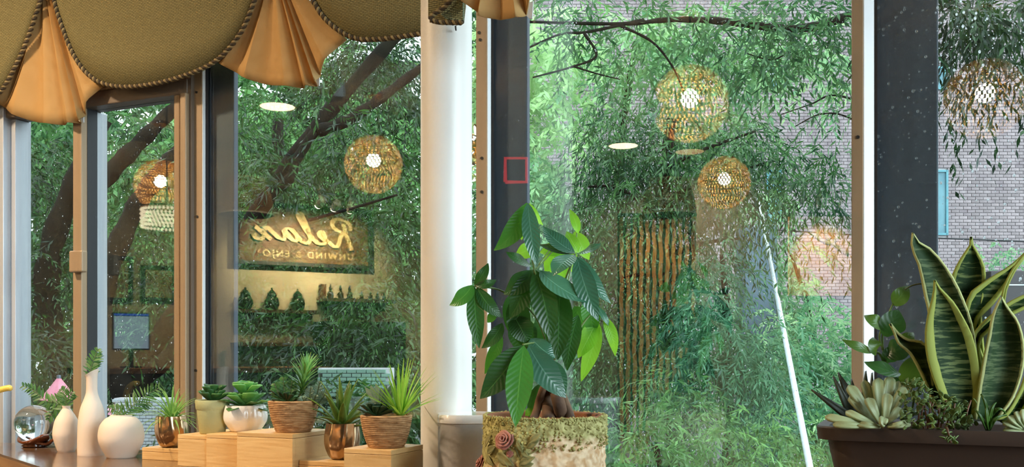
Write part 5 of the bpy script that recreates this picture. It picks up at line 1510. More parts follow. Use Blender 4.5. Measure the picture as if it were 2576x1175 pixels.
# low block wall, stone cap wall, pink parasol and a dark trailer
MT['block_green'] = M('pale_green_stone', lin(120,150,132), 0.85, col2=lin(96,126,110), vscale=3)
MT['block'] = M('pale_blue_grey_block', lin(206,210,212), 0.85, col2=lin(180,184,188), vscale=3, rand=0.1)
def low_wall(px0, px1, z, ptop, name, label, bl, bh):
    u0, u1 = (px0-CXP)/FPX*z, (px1-CXP)/FPX*z
    zt_ = EYE.z + (HORIZ-ptop)/FPX*z
    o = EYE + FWD*z + RGT*(u0+u1)/2; o = Vector((o.x,o.y,GZ))
    t = thing(name, o, label, 'wall')
    MB().obox(o+UP*(zt_-GZ)/2+FWD*0.06, RGT*(u1-u0)/2, FWD*0.05, UP*(zt_-GZ)/2).build('core', MT['mortar'], t)
    s = None
    zz, r = GZ, 0
    k = 0
    m = MB()
    base = EYE + FWD*z; base.z = 0
    while zz < zt_-bh:
        u = u0 + (bl/2 if r % 2 else 0)
        while u < u1 - bl:
            m.obox(base + RGT*(u+bl/2) + UP*(zz+bh/2), RGT*bl*0.46, FWD*0.02, UP*bh*0.42); u += bl
        zz += bh; r += 1
    b = m.build('blocks', MT['block' if px0 < 500 else 'block_green'], t); b['kind'] = 'stuff'
low_wall(285, 425, 5.6, 1002, 'block_wall', 'pale grey block wall behind the squat vase', 0.036, 0.019)
low_wall(800, 985, 4.9, 926, 'block_wall', 'low pale green stone wall behind the tall rope pot plant', 0.05, 0.02)
MT['pink'] = M('pink_canvas', lin(232,150,170), 0.8, col2=lin(222,136,158), vscale=10, transl=0.3)
pc = W(148, HORIZ, 5.6); pc.z = GZ
par = thing('parasol', pc, 'small pink parasol canopy behind the oval vase fern', 'umbrella')
ap_h = EYE.z+(HORIZ-948)/FPX*5.6; rm_h = EYE.z+(HORIZ-1006)/FPX*5.6
MB().lathe([(0.003,ap_h-GZ),(0.052,(ap_h*0.5+rm_h*0.5)-GZ),(0.104,rm_h-GZ)], 8, pc).build('canopy', MT['pink'], par, solid=0.003)
MB().tube([pc, pc+UP*(ap_h-GZ+0.01)], 0.012, 8).build('pole', MT['slate'], par)
MT['blossom'] = M('pink_blossom', lin(236,170,190), 0.8, col2=lin(226,150,172), vscale=20, transl=0.3)
fl = W(286, HORIZ, 6.5); fl.z = GZ
fp = thing('pink_flower', fl, 'pink blossoms rising behind the squat vase', 'flower')
MB().tube(catmull([fl, W(284,1250,6.5), W(287,1120,6.5), W(286,1040,6.5)], 5), 0.008, 6).build('stem', MT['stem'], fp)
for k in range(9):
    c = W(286+random.uniform(-14,14), 1026+random.uniform(-14,14), 6.5+random.uniform(-0.03,0.03))
    d = Vector((random.uniform(-1,1), random.uniform(-1,0), random.uniform(-0.3,1))).normalized()*0.035
    leaf_mb(c, c+d*0.5, c+d, 0.026, -FWD+0.5*UP, 'obovate', 0.3, 5, 6).build('petal', MT['blossom'], fp, smooth=True)
MT['maroon'] = M('dark_maroon_paint', (0.018,0.008,0.009), 0.35, col2=(0.014,0.007,0.008), vscale=3)
tr0 = EYE + FWD*9.0 + RGT*((2640-CXP)/FPX*9.0); tr0.z = GZ
trl = thing('cargo_trailer', tr0, 'dark maroon cargo trailer with pale stripe behind the snake plant', 'trailer')
tz1 = EYE.z + (HORIZ-681)/FPX*9.0
MB().obox(Vector((tr0.x,tr0.y,(GZ+0.45+tz1)/2))+FWD*0.5, RGT*0.56, FWD*0.5, UP*(tz1-GZ-0.45)/2).build('body', MT['maroon'], trl, bevel=0.01)
sz = EYE.z + (HORIZ-717)/FPX*9.0
MB().obox(Vector((tr0.x,tr0.y,sz))-FWD*0.004, RGT*0.56, FWD*0.006, UP*0.006).build('stripe', MT['pole'], trl)
for s in (-1, 1):
    wc = Vector((tr0.x,tr0.y,GZ+0.24)) + RGT*0.35*s + FWD*0.4
    MB().tube([wc-FWD*0.25, wc+FWD*0.25], 0.24, 20).build('wheel', MT['gasket'], trl)

# ------------------------------------------------------------------ rain on the glass
def water_mat():
    m, nt, N, L, out = new_mat('rain_water_sky_white')
    g = N.new('ShaderNodeBsdfGlass'); g.inputs['IOR'].default_value = 1.33; g.inputs['Roughness'].default_value = 0.0
    t = N.new('ShaderNodeBsdfTranslucent'); t.inputs['Color'].default_value = (0.9,0.95,1,1)  # white share imitates sky light gathered by the drops
    df = N.new('ShaderNodeBsdfDiffuse'); df.inputs['Color'].default_value = (0.9,0.95,1,1)
    m1 = N.new('ShaderNodeMixShader'); m1.inputs[0].default_value = 0.5
    L.new(t.outputs[0], m1.inputs[1]); L.new(df.outputs[0], m1.inputs[2])
    ms = N.new('ShaderNodeMixShader'); ms.inputs[0].default_value = 0.8
    L.new(g.outputs[0], ms.inputs[1]); L.new(m1.outputs[0], ms.inputs[2]); L.new(ms.outputs[0], out.inputs[0])
    return m
MT['water'] = water_mat()
def rain(x0, x1, z0, z1, n, seed, rmin, rmax, wn_name, streaks):
    rg = random.Random(seed)
    m = MB()
    yb = GLASS_Y + 0.0030
    for k in range(n):
        x, z = rg.uniform(x0,x1), rg.uniform(z0,z1)
        r = rmin + (rmax-rmin)*rg.random()**3
        st = rg.uniform(1.0,1.5)
        vs = []
        for ring, (rr, hh) in enumerate(((1.0,0.0),(0.78,0.42),(0.36,0.66))):
            for j in range(7):
                a = 2*math.pi*j/7
                vs.append((x+r*rr*math.cos(a), yb+r*hh, z+r*st*rr*math.sin(a)))
        vs.append((x, yb+r*0.7, z))
        fs = []
        for q in range(2):
            for j in range(7):
                k2 = (j+1) % 7
                fs.append((q*7+k2, q*7+j, (q+1)*7+j, (q+1)*7+k2))
        for j in range(7): fs.append((14+(j+1)%7, 14+j, 21))
        m.add(vs, fs)
    for k in range(streaks):
        x, z = rg.uniform(x0,x1), rg.uniform(z0+0.2,z1)
        L = rg.uniform(0.05,0.22)
        P = [(x+0.0015*math.sin(i*0.9+k), yb, z-L*i/8) for i in range(9)]
        m.tube(P, [0.0006+0.0005*rg.random() for _ in P], 5)
    o = m.build(wn_name, MT['water'], None, smooth=True, origin=((x0+x1)/2, yb, (z0+z1)/2))
    tag(o, None, 'raindrops', None, 'stuff')
    return o
r4 = rain(mull[2][1]+0.005, mull[2][1]+0.50, 1.0, 2.25, 2600, 1, 0.0006, 0.0027, 'raindrops', 0); r4['label'] = 'bright raindrops on the pane behind the snake plant'
r3 = rain(mull[1][1]+0.02, mull[2][0]-0.005, 0.95, 2.2, 1500, 2, 0.0005, 0.0016, 'raindrops', 0); r3['label'] = 'fine raindrops on the pane behind the money tree'
r2 = rain(mull[0][1]+0.02, mull[1][0]-0.005, 0.95, 2.2, 500, 3, 0.0005, 0.0013, 'raindrops', 0); r2['label'] = 'sparse raindrops on the pane left of the white column'
r1 = rain(XL1+0.01, xat(436,2.0), 0.98, 1.87, 700, 4, 0.0006, 0.0017, 'raindrops', 0); r1['label'] = 'raindrops on the narrow sliding sashes'

# ------------------------------------------------------------------ the room behind the camera, seen mirrored in the panes
MT['brass'] = M('hammered_brass', lin(186,134,68), 0.42, 0.55, col2=lin(120,78,34), vscale=30)
MT['woven'] = M('woven_amber_shade', lin(222,186,122), 0.5, 0.0, col2=lin(176,136,76), vscale=60, transl=0.05, tcol=lin(214,140,60), contrast=(0.3,0.7))
MT['bulb'] = emit_mat('warm_bulb', (1.0,0.82,0.54), 230.0)
MT['bulb_dim'] = emit_mat('dim_warm_bulb', (1.0,0.82,0.54), 90.0)
MT['cord_black'] = M('dark_cord', (0.03,0.025,0.02), 0.6, col2=(0.04,0.03,0.025), vscale=20)
def point_light(name, loc, w, r=0.04, parent=None, col=LAMP_WARM):
    d = bpy.data.lights.new(name, 'POINT'); d.energy = w; d.color = col; d.shadow_soft_size = r
    o = bpy.data.objects.new(name, d); COL.objects.link(o)
    if parent is not None: o.parent = parent; o.location = Vector(loc) - root_of(parent).location
    else: o.location = loc
    return o
def globe_mesh(R):
    """openwork shell: rows of upright lens-shaped holes between brass links"""
    m = MB()
    rows, colsn = 28, 54
    z0, z1 = math.radians(14), math.radians(168)
    for i in range(rows):
        th0 = z0+(z1-z0)*i/rows; th1 = z0+(z1-z0)*(i+1)/rows
        n = max(12, int(colsn*math.sin((th0+th1)/2)*1.0)//2*2)
        for j in range(n):
            a0 = 2*math.pi*(j + 0.5*(i % 2))/n; da = 2*math.pi/n
            # frame cell with hexagonal opening
            def P(a, th, k=1.0): return (R*k*math.sin(th)*math.cos(a), R*k*math.sin(th)*math.sin(a), R*k*math.cos(th))
            out = [P(a0,th0),P(a0+da,th0),P(a0+da,th1),P(a0,th1)]
            c_, s_ = (a0+da/2), (th0+th1)/2
            hx_, hy_ = da*0.27, (th1-th0)*0.40
            inn = [P(c_-hx_,s_-hy_,0.985),P(c_+hx_,s_-hy_,0.985),P(c_+hx_,s_+hy_,1.02),P(c_-hx_,s_+hy_,1.02)]
            m.add(out+inn, [(0,1,5,4),(1,2,6,5),(2,3,7,6),(3,0,4,7)])
    return m
GR = 0.198
def globe(loc, label, w):
    t = thing('globe_pendant', loc, label, 'pendant lamp', 'openwork brass globe pendants')
    return t
pend = [((1735,262),5.0,'biggest brass globe pendant mirrored at the top of the rainy pane'),
        ((940,392),6.6,'brass globe pendant mirrored in the pane just left of the white column'),
        ((1822,400),7.3,'smaller brass globe pendant mirrored just under the biggest one'),
        ((402,382),7.4,'brass globe pendant mirrored in the narrow sliding sash'),
        ((2478,222),4.9,'brass globe pendant mirrored faintly over the brick building'),
        ((1168,305),6.2,'brass globe pendant mirrored mostly behind the white column')]
first_p = None
for (px, py), z, lab in pend:
    p = V(px, py, z)
    if first_p is None:
        first_p = t = thing('globe_pendant', p, lab, 'pendant lamp', 'openwork brass globe pendants')
        g_ = globe_mesh(GR); g_.v = [(a+p.x,b+p.y,c+p.z) for a,b,c in g_.v]
        g_.build('shade', MT['woven'], t)
        MB().lathe([(max(0.0005,0.048*math.sin(math.pi*i/10)),-0.048*math.cos(math.pi*i/10)) for i in range(11)], 16, p+Vector((0,0,0.03)), True, True).build('bulb', MT['bulb'], t, smooth=True)
        MB().tube([p+Vector((0,0,0.06)), p+Vector((0,0,CEIL-p.z-0.02))], 0.006, 6).build('cord', MT['cord_black'], t)
        MB().lathe([(0.055,-0.025),(0.06,-0.02),(0.06,0)], 20, (p.x,p.y,CEIL), True, True).build('ceiling_rose', MT['brass'], t)
        zref = p.z
    else:
        t = copy_tree(first_p, Vector((p.x, p.y, zref)))
        t['label'] = lab
        if px > 2400:
            bo_ = [c for c in t.children if c.name.startswith('bulb')][0]
            bo_.material_slots[0].link = 'OBJECT'; bo_.material_slots[0].material = MT['bulb_dim']

# recessed downlights
MT['downlight'] = emit_mat('warm_downlight', (1.0,0.78,0.46), 12.0)
MT['downlight_dim'] = emit_mat('dim_orange_downlight', (1.0,0.62,0.30), 2.4)
MT['trim_white'] = M('white_trim_ring', (0.7,0.66,0.58), 0.5, col2=(0.66,0.62,0.55), vscale=10)
dl = [(V(698,268,6.95),90,'recessed downlight mirrored high in the pane left of the white column'),
      (V(1568,367,8.26),90,'recessed downlight mirrored beside the globe pendants in the rainy pane'),
      (V(1735,383,8.5),60,'dim recessed downlight mirrored below the biggest globe pendant'),
      (V(2490,365,8.2),60,'recessed downlight mirrored faintly over the brick building'),
      (Vector((-2.65,0.55,CEIL)),85,'recessed downlight over the vases, out of the picture')]
for p, w, lab in dl:
    c = Vector((p.x, p.y, CEIL))
    t = thing('downlight', c, lab, 'ceiling lamp', 'recessed ceiling downlights')
    MB().lathe([(0.125,-0.001),(0.14,-0.006),(0.145,-0.001)], 32, c).build('trim_ring', MT['trim_white'], t, smooth=True)
    MB().lathe([(0.0005,-0.0012),(0.124,-0.0012)], 32, c).build('lens', MT['downlight' if w > 60 else 'downlight_dim'], t)
    d = bpy.data.lights.new('downlight_lamp', 'AREA'); d.shape = 'DISK'; d.size = 0.24; d.energy = w; d.color = LAMP_WARM; d.spread = math.radians(150)
    o = bpy.data.objects.new('downlight_lamp', d); COL.objects.link(o); o.location = c - UP*0.02

# the slanting feature wall with the sign
fd = Vector((0.61,-0.79,0)).normalized(); fn = Vector((0.79,0.61,0)).normalized()
fc = Vector((-5.38,-3.48,0))
def F(k, h, d=0.0): return fc + fd*k + fn*d + UP*h
fwall = MB().obox(F(-0.72,CEIL/2,-0.06), fd*2.05, fn*0.06, UP*CEIL/2)
struct(fwall.build('wall_feature', MT['wall_feature']), 'cream slanting feature wall that carries the wooden sign')
struct(MB().obox(F(-0.2,2.86,0.12), fd*1.55, fn*0.12, UP*0.14).build('trim_10', MT['wall_feature']), 'boxed soffit above the wooden sign')
MT['sign_wood'] = M('stained_sign_wood', lin(132,96,56), 0.55, col2=lin(92,64,34), vscale=4, stretch=(2,2,14))
MT['sign_frame'] = M('black_sign_frame', (0.02,0.018,0.015), 0.5, col2=(0.025,0.022,0.018), vscale=20)
MT['sign_letter'] = M('cream_letter', lin(240,214,150), 0.5, col2=lin(230,200,136), vscale=20)
sg_ = thing('wooden_sign', F(0.02,2.05,0.0), 'framed wooden sign reading Relax Unwind and Enjoy mirrored left of the white column', 'sign')
sk0, sk1, sh0, sh1 = -0.60, 0.64, 2.05, 2.555
sm = Vector(((sk0+sk1)/2,(sh0+sh1)/2,0))
MB().obox(F(sm.x,sm.y,0.03), fd*(sk1-sk0)/2, fn*0.02, UP*(sh1-sh0)/2).build('board', MT['sign_wood'], sg_)
for a,b,c,d in ((sk0-0.02,sk1+0.02,sh0-0.035,sh0),(sk0-0.02,sk1+0.02,sh1,sh1+0.035),(sk0-0.04,sk0,sh0-0.035,sh1+0.035),(sk1,sk1+0.03,sh0-0.035,sh1+0.035)):
    MB().obox(F((a+b)/2,(c+d)/2,0.045), fd*(b-a)/2, fn*0.045, UP*(d-c)/2).build('frame', MT['sign_frame'], sg_, bevel=0.003)
# script strokes; x to the reader's right. The reader of the real board looks along -fn, so his right is -fd... set by rd
rd = UP.cross(fn).normalized()
strokes = [[(0.62,2.35),(0.50,1.5),(0.30,0.75),(0.05,-0.25)],
           [(0.02,1.70),(0.10,2.25),(0.55,2.62),(1.20,2.72),(1.55,2.35),(1.35,1.75),(0.75,1.38),(0.95,0.95),(1.12,0.30),(1.45,0.02),(1.95,0.45)],
           [(1.95,0.45),(2.40,0.70),(2.72,1.10),(2.60,1.42),(2.30,1.25),(2.18,0.70),(2.40,0.25),(2.85,0.28),(3.30,0.75)],
           [(3.30,0.75),(3.85,1.60),(4.30,2.70),(4.25,3.10),(3.95,2.85),(3.62,1.70),(3.48,0.70),(3.70,0.22),(4.10,0.35),(4.42,0.75)],
           [(5.55,1.25),(5.15,1.52),(4.68,1.15),(4.50,0.62),(4.75,0.38),(5.15,0.75),(5.55,1.35),(5.48,0.80),(5.65,0.45),(6.05,0.65),(6.45,1.10)],
           [(6.45,1.10),(6.85,1.52),(7.12,1.20),(7.15,0.75),(7.40,0.35),(7.80,0.50),(7.92,0.85)],
           [(7.75,1.55),(7.25,1.00),(6.60,0.40)]]
sx, sy, ox, oy = 0.118, 0.097, 0.47, 2.215
def SP(x, y, d=0.07):
    k = (x + 0.06*y)*sx - ox
    return F(0,0,d) + rd*(k-0.02*0) + UP*(oy + y*sy - 0.0)
for st in strokes:
    P = catmull([SP(x,y) for x, y in st], 8)
    n = len(P)
    m = MB()
    # flat-fronted brush stroke: rectangular section swept along the path
    loops = []
    for i in range(n):
        tg = (P[min(i+1,n-1)]-P[max(i-1,0)]).normalized()
        s = tg.cross(fn).normalized()
        w = 0.0165*(1.15 if abs(tg.z) > 0.5 else 0.8)
        loops.append([P[i]+s*w+fn*0.012, P[i]-s*w+fn*0.012, P[i]-s*w-fn*0.016, P[i]+s*w-fn*0.016])
    m.loft(loops).build('lettering', MT['sign_letter'], sg_)
ang = math.atan2(rd.y, rd.x)
text_mesh('UNWIND & ENJOY', 0.088, MT['sign_letter'], sg_, F(0.02,2.125,0.053), math.radians(90), ang, 0.003, 'lettering', 1.35, 1.0)

# track spots over the sign
MT['spot_glow'] = emit_mat('spot_lens', (1.0,0.86,0.58), 40.0)
MT['spot_body'] = M('white_spot_housing', (0.6,0.57,0.5), 0.4, col2=(0.55,0.52,0.46), vscale=10)
trk = thing('track_light', F(0.25,CEIL,1.0), 'ceiling track with three small spots aimed at the wooden sign', 'track light')
MB().obox(F(0.25,CEIL-0.015,1.0), fd*0.42, fn*0.017, UP*0.015).build('track', MT['spot_body'], trk)
for i, (px, py) in enumerate(((795,516),(840,521),(886,523))):
    p = V(px, py, 8.15)
    k = (p-fc).dot(fd); dd = 1.0
    p = F(k, p.z, dd)
    tgt = F((-0.25,0.02,0.35)[i], 2.1, 0.05)
    ax = (tgt-p).normalized()
    MB().tube([Vector((p.x,p.y,CEIL-0.03)), p], 0.008, 6).build('stem', MT['spot_body'], trk)
    MB().tube([p-ax*0.07, p+ax*0.03], 0.034, 16).build('spot_head', MT['spot_body'], trk, smooth=True, angle=40)
    MB().lathe([(0.030,-0.002),(0.031,0.006),(0.026,0.018),(0.014,0.026),(0.0005,0.028)], 16, (0,0,0)).build('lens', MT['spot_glow'], trk)
    ln = trk.children[-1] if trk.children[-1].name.startswith('lens') else [c for c in trk.children if c.name.startswith('lens')][-1]
    off_ = trk.location
    ln.data.transform(Matrix.Translation(off_))
    ln.rotation_euler = ax.to_track_quat('Z','Y').to_euler(); ln.location = p + ax*0.032 - off_
    d = bpy.data.lights.new('track_lamp', 'SPOT'); d.energy = 200; d.color = (1.0, 0.83, 0.52); d.spot_size = math.radians(60); d.spot_blend = 0.7; d.shadow_soft_size = 0.02
    o = bpy.data.objects.new('track_lamp', d); COL.objects.link(o); o.location = p + ax*0.09; o.rotation_euler = (-ax).to_track_quat('Z','Y').to_euler()

# shelves with jars and bottles under the sign
MT['shelf_wood'] = M('brown_shelf_wood', lin(120,80,44), 0.5, col2=lin(90,58,32), vscale=4, stretch=(2,2,12))
MT['jar_glass'] = M('dark_green_jar', lin(40,56,36), 0.1, col2=lin(60,74,44), vscale=12, coat=0.5)
MT['bottle'] = M('dark_brown_bottle', lin(60,48,30), 0.15, col2=lin(74,58,34), vscale=12, coat=0.5)
MT['bottle_cap'] = M('black_bottle_cap', (0.015,0.015,0.015), 0.4)
def shelf(k0, k1, h, label):
    t = thing('wall_shelf', F((k0+k1)/2,h,0.0), label, 'shelf', 'wall shelves under the sign')
    MB().obox(F((k0+k1)/2,h-0.016,0.12), fd*(k1-k0)/2, fn*0.12, UP*0.016).build('board', MT['shelf_wood'], t)
    for k in (k0+0.08, k1-0.08):
        MB().obox(F(k,h-0.07,0.06), fd*0.01, fn*0.06, UP*0.038).build('bracket', MT['sign_frame'], t)
shelf(-0.66,0.10,1.60,'wooden wall shelf that carries three round lidded jars')
shelf(-0.66,0.10,1.30,'lower wooden wall shelf under the jars')
shelf(0.14,0.86,1.72,'wooden wall shelf that carries the row of dropper bottles')
jl = ['round dark lidded jar farthest from the dropper bottles on the shelf','round dark lidded jar, middle of three on the shelf','round dark lidded jar nearest the dropper bottles']
for k, lab in zip((-0.555,-0.315,-0.075), jl):
    c = F(k,1.60,0.12)
    t = thing('jar', c, lab, 'jar', 'lidded jars on the wall shelf')
    MB().lathe(smooth_prof([(0.035,0.0),(0.055,0.01),(0.070,0.06),(0.060,0.11),(0.045,0.125)]), 24, c, True, True).build('body', MT['jar_glass'], t, smooth=True)
    MB().lathe(smooth_prof([(0.048,0.125),(0.044,0.150),(0.020,0.178),(0.008,0.185),(0.012,0.198),(0.0006,0.206)]), 24, c, True, True).build('lid', MT['jar_glass'], t, smooth=True)
bl_ = [('tall dropper bottle first beside the box on the shelf',0.24,0.13),('tall dropper bottle, second of the row',0.34,0.13),('tall dropper bottle, third of the row',0.43,0.13),
       ('short dropper bottle, fourth of the row',0.55,0.085),('short dropper bottle, fifth of the row',0.64,0.085),('short dropper bottle, sixth of the row',0.71,0.08),('short dropper bottle at the end of the row',0.78,0.08)]
for lab, k, hb in bl_:
    c = F(k,1.72,0.12); s = hb/0.13
    t = thing('dropper_bottle', c, lab, 'bottle', 'dropper bottles on the wall shelf')
    MB().lathe(smooth_prof([(0.026*s,0.0),(0.028*s,0.006),(0.028*s,0.055*s),(0.012*s,0.078*s),(0.011*s,0.085*s)],4), 16, c, True, True).build('body', MT['bottle'], t, smooth=True)
    MB().lathe([(0.015*s,0.084*s),(0.015*s,0.105*s),(0.007*s,0.108*s),(0.009*s,0.125*s),(0.003*s,0.134*s)], 12, c, True, True).build('dropper_cap', MT['bottle_cap'], t, smooth=True)
tag(MB().obox(F(0.165,1.785,0.11), fd*0.022, fn*0.05, UP*0.065).build('carton', MT['shelf_wood'], None, origin=F(0.165,1.72,0.11), bevel=0.002), 'small brown carton standing beside the dropper bottles', 'box')
cabk = thing('apothecary_cabinet', F(0.5,0,0.2), 'dark cabinet standing under the dropper bottle shelf', 'cabinet')
MT['dark_wood'] = M('dark_cabinet_wood', lin(48,36,26), 0.5, col2=lin(38,28,20), vscale=4, stretch=(2,2,12))
MB().obox(F(0.5,0.75,0.2), fd*0.40, fn*0.18, UP*0.75).build('carcass', MT['dark_wood'], cabk, bevel=0.004)
for s in (-1,1):
    dr = MB().obox(F(0.5+0.2*s,0.75,0.386), fd*0.19, fn*0.008, UP*0.70).build('door', MT['dark_wood'], cabk, bevel=0.003)
    MB().obox(F(0.5+0.03*s,0.85,0.40), fd*0.006, fn*0.008, UP*0.06).build('handle', MT['brass'], dr)
# picture frames on the feature wall
MT['pic'] = M('pale_print', lin(196,178,120), 0.6, col2=lin(150,128,84), vscale=5)
for (k0,k1,h0,h1,lab) in ((-1.76,-1.50,1.65,2.04,'black framed print at the far end of the cream wall'),(-1.43,-1.14,1.66,1.97,'black framed print next to the wooden sign, lower of two')):
    t = thing('picture_frame', F((k0+k1)/2,h0,0), lab, 'picture', 'framed prints on the cream wall')
    MB().obox(F((k0+k1)/2,(h0+h1)/2,0.010), fd*(k1-k0)/2, fn*0.010, UP*(h1-h0)/2).build('print', MT['pic'], t)
    for a,b,c,d in ((k0,k1,h0,h0+0.03),(k0,k1,h1-0.03,h1),(k0,k0+0.03,h0,h1),(k1-0.03,k1,h0,h1)):
        MB().obox(F((a+b)/2,(c+d)/2,0.018), fd*(b-a)/2, fn*0.018, UP*(d-c)/2).build('frame', MT['sign_frame'], t)
# reception counter with monitor
rc = thing('reception_counter', F(-1.2,0,1.55), 'dark reception counter in front of the cream wall', 'counter')
MB().obox(F(-1.2,0.53,1.55), fd*0.85, fn*0.26, UP*0.53).build('front', MT['dark_wood'], rc, bevel=0.004)
MB().obox(F(-1.2,1.08,1.55), fd*0.90, fn*0.30, UP*0.02).build('top', MT['shelf_wood'], rc, bevel=0.004)
mc = V(318,838,7.0)
mk = (mc-fc).dot(fd)
MT['screen'] = emit_mat('lit_screen', (0.55,0.72,0.85), 1.6)
MT['screen_bar'] = emit_mat('lit_screen_bar', (0.05,0.10,0.75), 1.6)
mo_ = thing('monitor', F(mk,1.10,1.55), 'small lit monitor on the reception counter mirrored in the sliding sash', 'monitor')
MB().obox(F(mk,1.36,1.55), fd*0.125, fn*0.012, UP*0.135).build('bezel', MT['sign_frame'], mo_, bevel=0.003)
MB().obox(F(mk,1.352,1.563), fd*0.115, fn*0.002, UP*0.115).build('screen', MT['screen'], mo_)
MB().obox(F(mk,1.478,1.563), fd*0.115, fn*0.002, UP*0.008).build('screen_bar', MT['screen_bar'], mo_)
MB().obox(F(mk,1.17,1.545), fd*0.015, fn*0.01, UP*0.07).build('stem', MT['sign_frame'], mo_)
MB().obox(F(mk,1.105,1.55), fd*0.07, fn*0.06, UP*0.005).build('foot', MT['sign_frame'], mo_)
# beaded drum lamp near the frames
MT['bead_glow'] = emit_mat('lit_beads', (1.0,0.82,0.52), 5.0)
bc = V(418,550,6.5)
bd = thing('beaded_drum_lamp', bc, 'lit beaded drum lamp mirrored in the narrow sliding sash', 'pendant lamp')
bead = MB()
for i in range(5):
    for j in range(40):
        a = 2*math.pi*(j+0.5*(i%2))/40
        c = bc + Vector((0.165*math.cos(a), 0.165*math.sin(a), -0.055+0.027*i)); s = 0.0125
        bead.add([c+Vector(q)*s for q in ((1,0,0),(-1,0,0),(0,1,0),(0,-1,0),(0,0,1.15),(0,0,-1.15))], [(0,2,4),(2,1,4),(1,3,4),(3,0,4),(2,0,5),(1,2,5),(3,1,5),(0,3,5)])
bb = bead.build('beads', MT['bead_glow'], bd); bb['kind'] = 'stuff'
MB().lathe([(0.17,0.070),(0.17,0.078),(0.02,0.082)], 32, bc).build('top_ring', MT['brass'], bd)
MB().tube([bc+UP*0.08, Vector((bc.x,bc.y,CEIL))], 0.006, 6).build('cord', MT['cord_black'], bd)
# mesh dome pendants
MT['mesh'] = M('lightened_wire_mesh', lin(224,182,122), 0.45, 0.2, col2=lin(200,156,96), vscale=20)  # mesh colour lightened in place of glow from the bulb inside
MT['rim_pale'] = M('pale_lamp_rim', lin(236,222,190), 0.5, col2=lin(226,210,176), vscale=10)
MT['rim_lit'] = M('lit_lamp_rim', lin(236,222,190), 0.5, emit=(1.0,0.85,0.6), estr=1.6)
MT['dome_bulb'] = emit_mat('dim_dome_bulb', (1.0,0.80,0.50), 1.0)
def mesh_dome(px, py, z, label):
    c = V(px, py, z)
    t = thing('mesh_dome_pendant', c, label, 'pendant lamp', 'bronze mesh dome pendants')
    m = MB()
    R_, Hh = 0.17, 0.22
    n = 60
    for sgn in (-1,1):
        for j in range(n):
            P = []
            for i in range(9):
                u = i/8
                a = 2*math.pi*j/n + sgn*u*0.9
                r = R_*(1-0.30*u**2.2); 
                P.append(c + Vector((r*math.cos(a), r*math.sin(a), Hh*u)))
            m.tube(P, 0.0032, 4, False)
    w_ = m.build('wire_mesh', MT['mesh'], t); w_['kind'] = 'stuff'
    MB().lathe([(0.0005,Hh),(R_*0.70,Hh),(R_*0.70,Hh+0.01),(0.0005,Hh+0.012)], 32, c).build('cap', MT['mesh'], t)
    MB().lathe([(0.0005,0.004),(R_-0.006,0.004)], 40, c).build('underside', MT['cord_black'], t)
    MB().lathe([(R_-0.005,-0.002),(R_+0.004,-0.002),(R_+0.004,0.008),(R_-0.005,0.008)], 40, c).build('rim', MT['rim_pale'], t, smooth=True, angle=30)
    MB().lathe([(max(0.0005,0.028*math.sin(math.pi*i/8)),0.12-0.028*math.cos(math.pi*i/8)) for i in range(9)], 12, c, True, True).build('bulb', MT['dome_bulb'], t, smooth=True)
    MB().tube([c+UP*Hh, Vector((c.x,c.y,CEIL))], 0.005, 6).build('cord', MT['cord_black'], t)
mesh_dome(618, 541, 6.0, 'bronze mesh dome pendant mirrored just left of the wooden sign')
mesh_dome(1683, 541, 6.2, 'bronze mesh dome pendant mirrored above the slatted screen')
# slatted golden screen on the back of the room
MT['slat'] = M('golden_slat', lin(222,172,100), 0.45, col2=lin(186,134,70), vscale=6, stretch=(4,4,0.6))
sc0, sc1 = V(1555,700,7.9), V(1752,700,7.9)
sdir = (sc1-sc0); sdir.z = 0; sw = sdir.length; sdir.normalize()
snr = Vector((sdir.y,-sdir.x,0)); 
if snr.dot(-sc0) < 0: snr = -snr
scr = thing('slatted_screen', Vector(((sc0.x+sc1.x)/2,(sc0.y+sc1.y)/2,0)), 'golden vertical slat screen mirrored behind the money tree', 'screen')
SH = 2.36
nsl = 12
for k in range(nsl):
    c = Vector((sc0.x,sc0.y,0)) + sdir*(sw*(k+0.5)/nsl)
    rows = []
    for i in range(30):
        h = 0.02 + (SH-0.04)*i/29
        wv = 0.006*math.sin(h*22+k*1.3)
        cc = c + sdir*wv + UP*h
        hw = sw/nsl*0.30
        rows.append([cc-sdir*hw-snr*0.012, cc+sdir*hw-snr*0.012, cc+sdir*hw+snr*0.012, cc-sdir*hw+snr*0.012])
    MB().loft(rows).build('slat', MT['slat'], scr)
mid = Vector(((sc0.x+sc1.x)/2,(sc0.y+sc1.y)/2,0))
for h in (0.012, SH-0.012):
    MB().obox(mid+UP*h, sdir*sw/2, snr*0.02, UP*0.012).build('rail', MT['dark_wood'], scr)
MB().obox(mid+UP*SH/2-snr*0.035, sdir*sw/2, snr*0.008, UP*SH/2).build('back_panel', MT['dark_wood'], scr)
d = bpy.data.lights.new('screen_lamp', 'SPOT'); d.energy = 240; d.color = LAMP_WARM; d.spot_size = math.radians(50); d.spot_blend = 0.8; d.shadow_soft_size = 0.04
o = bpy.data.objects.new('screen_lamp', d); COL.objects.link(o); o.location = mid + snr*0.9 + UP*(CEIL-0.1)
o.rotation_euler = (-((mid+UP*1.55)-o.location)).to_track_quat('Z','Y').to_euler()
swf = thing('wall_washer', Vector((o.location.x,o.location.y,CEIL)), 'small ceiling spot washing the slatted screen', 'ceiling lamp')
MB().tube([o.location+UP*0.10, o.location+UP*0.02], 0.035, 16).build('housing', MT['spot_body'], swf)
